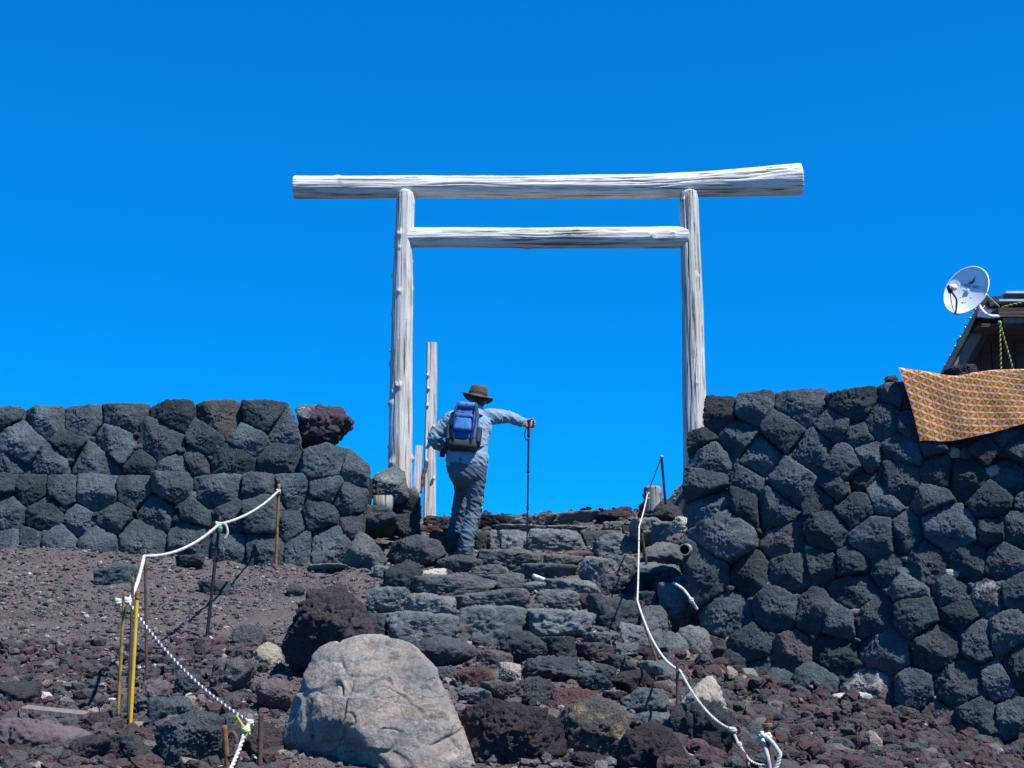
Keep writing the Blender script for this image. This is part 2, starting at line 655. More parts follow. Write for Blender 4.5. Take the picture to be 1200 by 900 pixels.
M['wood_z'] = wood_mat('silvered_post_wood', (0.585, 0.57, 0.53), (0.33, 0.295, 0.255), 2, crack=0.60)
M['wood_x'] = wood_mat('silvered_beam_wood', (0.68, 0.665, 0.62), (0.40, 0.365, 0.32), 0, crack=0.60)
M['white_paint'] = wood_mat('peeling_white_board', (0.64, 0.64, 0.63), (0.48, 0.46, 0.43), 2, crack=0.5)
M['dark_wood'] = wood_mat('dark_stained_board', (0.085, 0.062, 0.052), (0.045, 0.036, 0.032), 0, crack=0.55)
M['barge_wood'] = wood_mat('weathered_brown_board', (0.20, 0.17, 0.16), (0.11, 0.085, 0.075), 2, crack=0.52)
M['grey_wood'] = wood_mat('grey_stump_wood', (0.27, 0.265, 0.255), (0.13, 0.12, 0.11), 2, crack=0.62)
M['iron'] = simple_mat('rusty_iron', (0.085, 0.052, 0.04), 0.85, 0.2, 0.5, 25, 0.002, 90)
M['black_iron'] = simple_mat('black_iron', (0.022, 0.022, 0.025), 0.6, 0.4, 0.4, 30, 0.001, 80)
M['rust'] = simple_mat('orange_rust', (0.20, 0.10, 0.035), 0.85, 0.1, 0.5, 30, 0.002, 90)
M['yellow_rust'] = simple_mat('rusted_yellow_paint', (0.24, 0.16, 0.03), 0.8, 0.0, 0.55, 35, 0.001, 90)
M['yellow'] = simple_mat('yellow_paint', (0.56, 0.38, 0.015), 0.5, 0.0, 0.12, 20)
M['rope'] = simple_mat('white_rope', (0.50, 0.485, 0.455), 0.9, 0.0, 0.28, 22, 0.003, 300)
M['rope_blue'] = simple_mat('dark_blue_rope_strand', (0.04, 0.055, 0.12), 0.8, 0.0, 0.2, 60)
M['rope_lime'] = simple_mat('lime_rope', (0.36, 0.42, 0.07), 0.85, 0.0, 0.2, 60)
M['rope_cream'] = simple_mat('cream_rope', (0.62, 0.58, 0.42), 0.85, 0.0, 0.2, 60)

# ------------------------------------------------------------------ wall planes
def plane3(a, b, c):
    n = np.cross(b-a, c-a)
    n /= np.linalg.norm(n)
    if n[1] > 0:
        n = -n
    return a, n


RW = plane3(at(830, 790, 10.8), at(830, 462, 11.3), at(1200, 430, 10.07))
LW_LO = plane3(at(0, 650, 13.25), at(430, 650, 13.2), at(200, 553, 13.36))
LW_UP = plane3(at(0, 553, 13.50), at(430, 553, 13.45), at(200, 468, 13.62))


def on_plane(u, v, pl):
    d = raydir(u, v)
    return d * (np.dot(pl[0], pl[1]) / np.dot(d, pl[1]))


# ------------------------------------------------------------------ terrain
ctrl = [at(*c) for c in [
    (-60, 640, 13.2), (0, 640, 13.2), (100, 644, 13.2), (200, 654, 13.2), (330, 664, 13.1), (420, 668, 12.9),
    (0, 700, 11.2), (200, 710, 11.0), (340, 715, 11.0), (420, 715, 11.2),
    (0, 760, 9.3), (200, 765, 9.1), (320, 770, 9.0), (430, 775, 9.2),
    (0, 825, 7.6), (200, 830, 7.4), (330, 832, 7.3),
    (-40, 905, 6.0), (200, 910, 5.9), (400, 912, 5.8),
    (560, 660, 13.5), (700, 655, 13.5), (600, 609, 15.8), (700, 605, 15.8), (500, 612, 15.8), (760, 600, 15.8),
    (440, 630, 14.2), (600, 636, 14.6), (720, 634, 14.6), (770, 610, 14.8),
    (480, 700, 12.0), (600, 700, 12.0), (720, 700, 12.0), (775, 700, 12.0),
    (500, 748, 10.3), (600, 748, 10.3), (720, 748, 10.3), (790, 770, 10.3),
    (600, 802, 8.5), (720, 805, 8.4), (790, 815, 8.6),
    (600, 862, 6.8), (720, 865, 6.8), (600, 925, 5.6), (760, 925, 5.8),
    (900, 905, 6.9), (1000, 870, 8.6), (1200, 950, 7.0), (870, 840, 8.9)]]
ctrl += [on_plane(u, v, RW) for (u, v) in ((845, 793), (930, 804), (1000, 819), (1060, 837), (1110, 856), (1200, 884), (1330, 905))]
ctrl = np.array(ctrl)


def _tps_k(r2):
    return 0.5*r2*np.log(r2 + 1e-9)


_n = len(ctrl)
_A = np.zeros((_n+3, _n+3))
_d = ctrl[:, None, :2] - ctrl[None, :, :2]
_A[:_n, :_n] = _tps_k((_d**2).sum(-1)) + np.eye(_n)*0.02
_A[:_n, _n] = 1
_A[:_n, _n+1:] = ctrl[:, :2]
_A[_n:, :_n] = _A[:_n, _n:].T
_w = np.linalg.solve(_A, np.concatenate([ctrl[:, 2], np.zeros(3)]))


def h_front(x, y):
    x = np.asarray(x, float)
    y = np.asarray(y, float)
    sh = x.shape
    xf, yf = x.ravel(), y.ravel()
    lim = 1.0 + 0.40*np.clip(yf, 5, 16)
    xc, yc = np.clip(xf, -lim, lim), np.clip(yf, 5.2, 16.2)
    out = np.zeros(len(xf))
    for i in range(0, len(xf), 20000):
        a, b = xc[i:i+20000], yc[i:i+20000]
        r2 = (a[:, None]-ctrl[None, :, 0])**2 + (b[:, None]-ctrl[None, :, 1])**2
        out[i:i+20000] = _tps_k(r2) @ _w[:_n] + _w[_n] + _w[_n+1]*a + _w[_n+2]*b
    back = np.clip(5.2-yf, 0, None)
    fwd = np.clip(yf-16.2, 0, None)
    out = out - 0.20*back - 0.03*np.minimum(fwd, 3) - 0.06*np.clip(fwd-3, 0, None)
    return out.reshape(sh)


def sstep(a, b, t):
    t = np.clip((t-a)/(b-a), 0, 1)
    return t*t*(3-2*t)


def terrain(x, y):
    z = h_front(x, y)
    x = np.asarray(x, float)
    y = np.asarray(y, float)
    # made ground behind the right-hand retaining wall
    n2 = RW[1][:2]/np.linalg.norm(RW[1][:2])
    top = at(830, 462, 11.3)
    dist = -((x-top[0])*n2[0] + (y-top[1])*n2[1])
    k = sstep(0.02, 0.3, dist) * sstep(1.75, 2.1, x) * (1-sstep(18, 26, y)) * (1-sstep(14, 20, x))
    z = z*(1-k) + np.maximum(z, 1.78)*k
    k = sstep(13.75, 14.1, y) * sstep(-1.75, -2.2, x) * (1-sstep(18, 26, y)) * (1-sstep(14, 20, -x))
    z = z*(1-k) + np.maximum(z, 1.95)*k
    return z


def ray_ground(u, v, y0=4.6, y1=17.0, n=500):
    """where the sight line through pixel (u,v) meets the slope"""
    u = np.atleast_1d(np.asarray(u, float))
    v = np.atleast_1d(np.asarray(v, float))
    a = (u-600)/F
    b = (450-v)/F
    dy = CP-b*SP
    dz = SP+b*CP
    Y = np.linspace(y0, y1, n)
    X = (a/dy)[:, None]*Y
    Z = (dz/dy)[:, None]*Y
    H = h_front(X, np.broadcast_to(Y, X.shape))
    below = Z < H
    idx = np.where(below.any(1), below.argmax(1), n-1)
    Yh = Y[idx]
    return np.stack([a/dy*Yh, Yh, dz/dy*Yh], 1)


def build_ground():
    def axis(lo, hi, step, far):
        a = list(np.arange(lo, hi+1e-6, step))
        s = step
        x = hi
        while x < far:
            s *= 1.25
            x += s
            a.append(x)
        s = step
        x = lo
        pre = []
        while x > -far:
            s *= 1.25
            x -= s
            pre.append(x)
        return np.array(pre[::-1]+a)
    xs = axis(-5.4, 5.0, 0.035, 900)
    ys = axis(4.6, 16.6, 0.035, 900)
    X, Y = np.meshgrid(xs, ys)
    Z = terrain(X, Y)
    P = np.stack([X.ravel(), Y.ravel(), np.zeros(X.size)], 1)
    near = (np.abs(P[:, 0]) < 9) & (P[:, 1] > 0) & (P[:, 1] < 22)
    d = np.zeros(len(P))
    q = P[near]
    d[near] = 0.045*fbm(q*1.6, 3) + 0.030*fbm(q*6.0+9, 4, 0.6)
    far = ~near
    q = P[far]
    d[far] = 0.045*fbm(q*1.6, 2)
    r = np.hypot(P[:, 0], P[:, 1])
    d += np.clip((r-25)/100, 0, 1)*1.2*noise(P*0.05)
    Z = Z.ravel() + d
    V = np.stack([P[:, 0], P[:, 1], Z], 1)
    nx, ny = len(xs), len(ys)
    i = np.arange(nx-1)
    j = np.arange(ny-1)
    I, J = np.meshgrid(i, j)
    a = (J*nx+I).ravel()
    Q = np.stack([a, a+1, a+nx+1, a+nx], 1)
    o = link('ground', mesh_np('ground', V, Q, M['ground']))
    tag(o, kind='structure')


build_ground()


# ------------------------------------------------------------------ stones
def rock_vt(seed, dims, sub=3, style='angular', rough=1.0, planes=None):
    """closed stone, bounding box = dims, centred on the origin"""
    r = np.random.default_rng(seed)
    D, T = ico(sub)
    if planes is None:
        if style == 'box':
            N = np.array([[1, 0, 0], [-1, 0, 0], [0, 1, 0], [0, -1, 0], [0, 0, 1], [0, 0, -1]], float)
            N = N + r.normal(size=N.shape)*0.17
            c = np.ones(6)*r.uniform(0.9, 1.05, 6)
            N2 = r.normal(size=(6, 3))
            N = np.vstack([N, N2])
            c = np.concatenate([c, r.uniform(1.05, 1.35, 6)])
            p = 11
        elif style == 'round':
            N = r.normal(size=(18, 3))
            c = r.uniform(0.82, 1.05, 18)
            p = 6
        else:
            N = np.vstack([r.normal(size=(11, 3)), np.eye(3), -np.eye(3)])
            c = np.concatenate([r.uniform(0.62, 1.0, 11), np.ones(6)*0.95])
            p = 16
        N /= np.linalg.norm(N, axis=1)[:, None]
    else:
        N, c, p = planes
    s = (np.maximum(D @ N.T, 0)/c)**p
    rad = s.sum(1)**(-1.0/p)
    V = D*rad[:, None]
    if planes is None:
        lo, hi = V.min(0), V.max(0)
        V = (V-(lo+hi)/2)/(hi-lo)*np.asarray(dims)
    size = float(np.mean(dims))
    off = r.uniform(0, 200, 3)
    q = V/size
    nrm = V/(np.linalg.norm(V, axis=1)[:, None]+1e-9)
    if style == 'scoria':
        a = np.abs(noise(q*3.2+off))*0.20 + np.abs(noise(q*7+off))*0.13 + noise(q*15+off)*0.075 + noise(q*30+off)*0.05 + noise(q*60+off)*0.025
        disp = (a-0.07)*size*rough*0.9
    else:
        w = q + 0.12*np.stack([noise(q*2.5+off+k) for k in (0, 31, 67)], 1)
        n1 = noise(w*2.6+off)
        n2 = noise(w*np.array([5.0, 5.0, 7.5])+off)
        n3 = -np.abs(noise(w*9.0+off))
        n4 = noise(q*20+off)
        n5 = noise(q*38+off)
        lo_ = 0.72 if style == 'wall' else 1.0
        disp = size*rough*(0.060*lo_*n1 + 0.075*lo_*n2 + 0.090*lo_*(n3+0.2) + 0.058*n4 + 0.040*n5 + 0.022*noise(q*70+off))
    V = V + nrm*disp[:, None]
    return V, T


# cell layout of a dry stone wall: Voronoi cells of the stone centres, cut to the outline
def clip(poly, nx_, ny_, c):
    out = []
    m = len(poly)
    for i in range(m):
        a, b = poly[i], poly[(i+1) % m]
        da = nx_*a[0]+ny_*a[1]-c
        db = nx_*b[0]+ny_*b[1]-c
        if da <= 0:
            out.append(a)
        if (da < 0 < db) or (db < 0 < da):
            t = da/(da-db)
            out.append((a[0]+(b[0]-a[0])*t, a[1]+(b[1]-a[1])*t))
    return out


def cells(sites, outline, reach=60):
    res = []
    m = len(outline)
    area = sum(outline[i][0]*outline[(i+1) % m][1]-outline[(i+1) % m][0]*outline[i][1] for i in range(m))
    sg = 1 if area > 0 else -1
    rw_ = np.random.default_rng(len(sites)).uniform(6, 27, len(sites))
    for i, s in enumerate(sites):
        x, y = s[0], s[1]
        poly = [(x-reach, y-reach), (x+reach, y-reach), (x+reach, y+reach), (x-reach, y+reach)]
        for j, q in enumerate(sites):
            if j == i or abs(q[0]-x) > 2*reach or abs(q[1]-y) > 2*reach:
                continue
            nx_, ny_ = q[0]-x, q[1]-y
            d2 = nx_*nx_+ny_*ny_
            wgt = min(max(0.5 + (rw_[i]**2-rw_[j]**2)/(2*d2), 0.36), 0.64)
            c = nx_*(x+nx_*wgt)+ny_*(y+ny_*wgt)
            poly = clip(poly, nx_, ny_, c)
            if len(poly) < 3:
                break
        for k in range(m):
            if len(poly) < 3:
                break
            a, b = outline[k], outline[(k+1) % m]
            ex, ey = b[0]-a[0], b[1]-a[1]
            le = math.hypot(ex, ey)
            t = ((x-a[0])*ex+(y-a[1])*ey)/(le*le)
            if t < -8/le or t > 1+8/le:
                continue
            ox, oy = ey/le*sg, -ex/le*sg          # outward
            dist = ox*(x-a[0])+oy*(y-a[1])
            if -70 < dist < 4:
                poly = clip(poly, ox, oy, ox*a[0]+oy*a[1])
        res.append(poly)
    return res


def on_top(u, v, outline):
    m = len(outline)
    for k in range(m):
        a, b = outline[k], outline[(k+1) % m]
        ex, ey = b[0]-a[0], b[1]-a[1]
        le = ex*ex+ey*ey
        t = min(max(((u-a[0])*ex+(v-a[1])*ey)/le, 0), 1)
        if math.hypot(u-a[0]-t*ex, v-a[1]-t*ey) < 9:
            return True
    return False


def build_wall(parent, sites, outline, pl, seed, base=0.0, joint=0.002, sub=5):
    P0, n = pl
    ex = np.cross(np.array([0, 0, 1.0]), n)
    ex /= np.linalg.norm(ex)
    if ex[0] < 0:
        ex = -ex
    ez = np.cross(n, ex)
    if ez[2] < 0:
        ez = -ez
    r = np.random.default_rng(seed)
    for i, (s, poly) in enumerate(zip(sites, cells(sites, outline))):
        if len(poly) < 3:
            continue
        W = np.array([on_plane(u, v, pl) for (u, v) in poly])
        S = np.stack([(W-P0) @ ex, (W-P0) @ ez], 1)
        # area centroid
        xs, ys = S[:, 0], S[:, 1]
        cr = xs*np.roll(ys, -1)-np.roll(xs, -1)*ys
        A = cr.sum()/2
        if abs(A) < 0.004:
            continue
        cx = ((xs+np.roll(xs, -1))*cr).sum()/(6*A)
        cy = ((ys+np.roll(ys, -1))*cr).sum()/(6*A)
        N, c = [], []
        for k in range(len(S)):
            a, b = S[k], S[(k+1) % len(S)]
            e = b-a
            l = np.linalg.norm(e)
            if l < 0.012:
                continue
            nn = np.array([e[1], -e[0]])/l
            cc = nn @ (a-np.array([cx, cy]))
            if cc < 0:
                nn, cc = -nn, -cc
            tw = r.normal()*0.10
            N.append([nn[0], tw - 0.0, nn[1]])
            c.append(max(cc-joint, 0.02))
        # front face, tilted and split in two or three dressed facets; local -Y is outward
        fr = r.uniform(0.072, 0.108)
        for q in range(4):
            t = [(r.normal()*0.14, abs(r.normal(0.20, 0.12))), (r.normal()*0.20, -abs(r.normal(0.42, 0.18))),
                 (abs(r.normal(0.42, 0.2)), r.normal()*0.2), (-abs(r.normal(0.42, 0.2)), r.normal()*0.2)][q]
            N.append([t[0], -1.0, t[1]])
            c.append(fr*(1.0+(0.0, 0.10, 0.28, 0.28)[q]+0.12*r.random()))
        N.append([0, 1.0, 0])
        c.append(0.40 if s[0] < 850 and seed == 11 else 0.22)
        N = np.array(N)
        N /= np.linalg.norm(N, axis=1)[:, None]
        size = math.sqrt(abs(A))
        V, T = rock_vt(seed*1000+i, (size, size, size), sub, 'wall', 0.85, planes=(N, np.array(c), 26))
        Rm = np.stack([ex, -n, ez], 1)
        kind = s[2] if len(s) > 2 else 'g'
        cen = P0 + ex*cx + ez*cy - n*(0.05 + r.normal()*0.020)
        T = T[(ico(sub)[0][:, 1][T] < 0.5).any(1)]      # the buried back is left open
        V = V @ Rm.T
        link('stone', mesh_np('stone', V, T, M[kind]), parent, cen)
    # small chips wedged into the joints
    used = []
    for s, poly in zip(sites, cells(sites, outline)):
        for (u, v) in poly:
            if r.random() > 0.20 or v < 530 and min(math.hypot(u-a, v-b) for a, b in outline) < 45 or on_top(u, v, outline) or any(abs(u-a) < 12 and abs(v-b) < 12 for a, b in used):
                continue
            used.append((u, v))
            k = 'gghdpqrt'[r.integers(8)] if r.random() < 0.5 else 'g'
            sz = r.uniform(0.045, 0.10)
            V, T = rock_vt(int(r.integers(1e6)), (sz*1.3, 0.10, sz), 3, 'angular', 1.0)
            link('chip_stone', mesh_np('chip_stone', V, T, M[k]), parent, on_plane(u, v, pl)-n*0.045)
    # rubble core behind the face stones
    K = np.array([on_plane(u, v, pl) for (u, v) in outline])
    cen = K.mean(0)
    K = cen + (K-cen)*0.985
    K[:, 2] -= 0.06
    bm = bmesh.new()
    f = [bm.verts.new(p - n*0.13) for p in K]
    bk = [bm.verts.new(p - n*0.50) for p in K]
    bm.faces.new(f)
    bm.faces.new(bk[::-1])
    m = len(f)
    for i in range(m):
        bm.faces.new((f[i], bk[i], bk[(i+1) % m], f[(i+1) % m]))
    bmesh.ops.triangulate(bm, faces=bm.faces[:])
    bmesh.ops.recalc_face_normals(bm, faces=bm.faces[:])
    link('rubble_core', bm_mesh('rubble_core', bm, M['core'], False), parent)


def setp(parent_loc_obj):
    return parent_loc_obj


# right retaining wall --------------------------------------------------------
rw_sites = [(836, 478, 'd'), (877, 478), (939, 476), (863, 509), (921, 507), (979, 502), (1000, 469), (815, 510, 'd'),
    (832, 538), (894, 536), (954, 533), (827, 571), (879, 564), (932, 564), (990, 551), (981, 568, 'd'), (837, 595), (869, 593),
    (910, 591), (964, 587), (848, 624, 'h'), (919, 632, 'q'), (974, 620), (1000, 597), (1005, 512), (1037, 493),
    (1019, 535), (1059, 533), (1003, 566, 'd'), (1054, 558), (1028, 586, 'h'), (1097, 582), (1101, 553, 'd'), (1094, 524),
    (1154, 533, 'p'), (1134, 556, 'd'), (1161, 582), (1182, 555), (1196, 531), (1023, 629), (1061, 629), (1114, 622), (1163, 620),
    (1199, 618), (1088, 660, 'd'), (1134, 658), (1034, 669), (997, 662), (1177, 660), (1157, 696, 'm'), (1114, 693), (1066, 697, 'h'),
    (1003, 693), (1192, 690), (1201, 587), (819, 673), (877, 673, 'd'), (926, 672, 'h'), (968, 662, 'd'), (852, 722), (910, 713),
    (954, 715, 'd'), (987, 725), (877, 756), (928, 764, 'q'), (977, 767), (838, 766, 'p'), (957, 797), (1024, 722), (1070, 722),
    (1122, 715), (1036, 760), (1096, 758, 'd'), (1149, 753), (1183, 748, 'h'), (1017, 810, 'm'), (1073, 810), (1124, 805, 'd'),
    (1173, 799), (1102, 841, 'q'), (1142, 842), (1188, 840), (1200, 783), (1050, 462), (1078, 470), (1120, 470), (1170, 472),
    (1080, 500), (1130, 500), (1180, 503), (1215, 470), (1220, 510), (1235, 555), (1240, 600), (1235, 640), (1228, 680), (1230, 720),
    (1232, 765), (1225, 815), (1228, 860), (1255, 480), (1265, 530), (1280, 580), (1275, 630), (1270, 690), (1272, 740), (1270, 790), (1265, 850),
    (1060, 852, 'd'), (1010, 850), (960, 838), (905, 800), (1150, 878), (1100, 876), (1205, 885), (885, 790), (860, 785)]
rw_out = [(804, 640), (804, 580), (806, 506), (824, 501), (826, 463), (852, 463), (905, 457), (965, 453), (985, 459), (1012, 455),
          (1050, 447), (1100, 444), (1200, 440), (1310, 436), (1310, 900), (1190, 900), (1060, 880), (960, 850), (840, 800), (822, 745), (808, 700)]
wall_r = empty('stone_wall', (0, 0, 0), 'tall dark lava stone retaining wall with the patterned blanket hung over it', 'stone wall')
build_wall(wall_r, rw_sites, rw_out, RW, 11)

# left wall, upper course set back on the lower one ----------------------------
lu_sites = [(-40, 490), (7, 489), (48, 490), (96, 489), (144, 487), (200, 487), (22, 518), (82, 520), (133, 520), (187, 514), (10, 544),
    (58, 545), (111, 546), (164, 542), (257, 486, 'n'), (305, 484), (331, 503), (240, 511), (291, 515), (224, 540, 'd'), (274, 545),
    (326, 541), (-25, 530), (205, 548)]
lu_out = [(-80, 478), (0, 477), (60, 474), (130, 471), (200, 470), (235, 467), (310, 467), (338, 471), (350, 505), (353, 556), (-80, 556)]
ll_sites = [(2, 568), (29, 577), (75, 573), (114, 573), (155, 573), (202, 571), (254, 571), (300, 573), (342, 576), (387, 572),
    (9, 600), (49, 607), (91, 611), (133, 609), (184, 604), (227, 602), (269, 604), (311, 606), (338, 616), (377, 606), (40, 630),
    (64, 636), (118, 638), (169, 636), (218, 630), (269, 640), (311, 638), (353, 640), (386, 640), (415, 618, 'd'), (409, 585),
    (382, 540), (418, 549), (-30, 590), (-25, 630), (10, 632), (-60, 570)]
ll_out = [(-80, 556), (352, 555), (354, 526), (376, 520), (408, 524), (433, 545), (430, 575), (426, 600), (424, 665), (-80, 665)]
wall_l = empty('stone_wall', (0, 0, 0), 'low dark lava stone wall in two stepped tiers left of the gate', 'stone wall')
build_wall(wall_l, lu_sites, lu_out, LW_UP, 12)
build_wall(wall_l, ll_sites, ll_out, LW_LO, 13)

# ------------------------------------------------------------------ stones of the flight of steps
steps = empty('stone_steps', (0, 0, 0), kind='structure')
occupied = []


def put_rock(u, v, w, h, kind, dr=0.8, style='angular', seed=0, sub=4, sink=0.0, Y=None, rough=1.0):
    if Y is None:
        Y = ray_ground(u, min(v+0.32*h, 899))[0][1]
    W, H = w*px(Y), h*px(Y)
    Dp = max(W*dr, H*0.8)
    c = at(u, v, Y + Dp*0.22)
    V, T = rock_vt(seed, (W, Dp, H), sub, style, rough)
    occupied.append((u, v, w, h))
    return V, T, c


step_list = [
    (583, 613, 44, 16, 'd'), (627, 611, 48, 16, 'g'), (676, 608, 52, 17, 'g'), (540, 618, 44, 18, 'd'), (512, 613, 30, 14, 'd'), (722, 606, 44, 15, 'p'),
    (610, 621, 60, 9, 'g'), (668, 621, 54, 8, 'g'),
    (563, 636, 14, 24, 'd'), (593, 636, 48, 25, 'g'), (651, 635, 68, 27, 'g'), (702, 631, 38, 18, 'd'), (725, 640, 54, 26, 'b'), (520, 636, 40, 22, 'd'),
    (597, 658, 72, 22, 'g'), (540, 661, 54, 20, 'd'), (660, 657, 44, 13, 'n'),
    (572, 674, 50, 20, 'g'), (642, 672, 66, 19, 'g'), (702, 668, 52, 27, 'g'), (738, 666, 36, 24, 'g'),
    (533, 688, 90, 22, 'g'), (593, 685, 40, 22, 'g'), (671, 691, 60, 22, 'g'), (719, 688, 44, 26, 'd'), (632, 688, 36, 16, 'b'),
    (472, 677, 42, 34, 'd'), (455, 707, 44, 32, 'g'), (503, 711, 56, 26, 'g'), (574, 706, 86, 27, 'g'), (653, 704, 50, 22, 'g'),
    (721, 722, 62, 46, 'd'), (495, 739, 78, 36, 'g'), (574, 734, 80, 40, 'b'), (655, 734, 78, 36, 'g'), (744, 744, 34, 26, 'g'),
    (441, 737, 24, 30, 'd'), (520, 768, 74, 38, 'd')]
boxy = 0
for i, s in enumerate(step_list):
    u, v, w, h, k = s
    k = 's' if k == 'g' else k
    st = 'round' if (i == len(step_list)-1 or k == 'p') else 'box'
    V, T, c = put_rock(u, v, w*1.08, h*1.16, k, 0.65, st, 300+i, 5, rough=0.95)
    link('step_stone', mesh_np('step_stone', V, T, M[k]), steps, c)

# the stone flank that edges the steps on the right
flank = [(776, 652, 40, 30, 'g', 12.6), (770, 672, 46, 22, 'b', 12.2), (753, 682, 28, 26, 'd', 12.0), (798, 712, 48, 50, 'g', 11.3), (768, 732, 34, 40, 'g', 10.9),
         (808, 760, 46, 44, 'g', 10.7), (818, 792, 42, 40, 'g', 10.3), (786, 765, 40, 40, 'g', 10.5), (790, 690, 30, 26, 'g', 11.8), (752, 712, 30, 32, 'd', 11.4), (774, 600, 44, 30, 'd', 14.0), (758, 625, 36, 30, 'g', 13.6), (785, 632, 40, 34, 'g', 13.0)]
for i, (u, v, w, h, k, Y) in enumerate(flank):
    k = 's' if k == 'g' else k
    V, T, c = put_rock(u, v, w*1.12, h*1.12, k, 1.1, 'angular', 420+i, 5, Y=Y, rough=0.85)
    link('edge_stone', mesh_np('edge_stone', V, T, M[k]), steps, c)

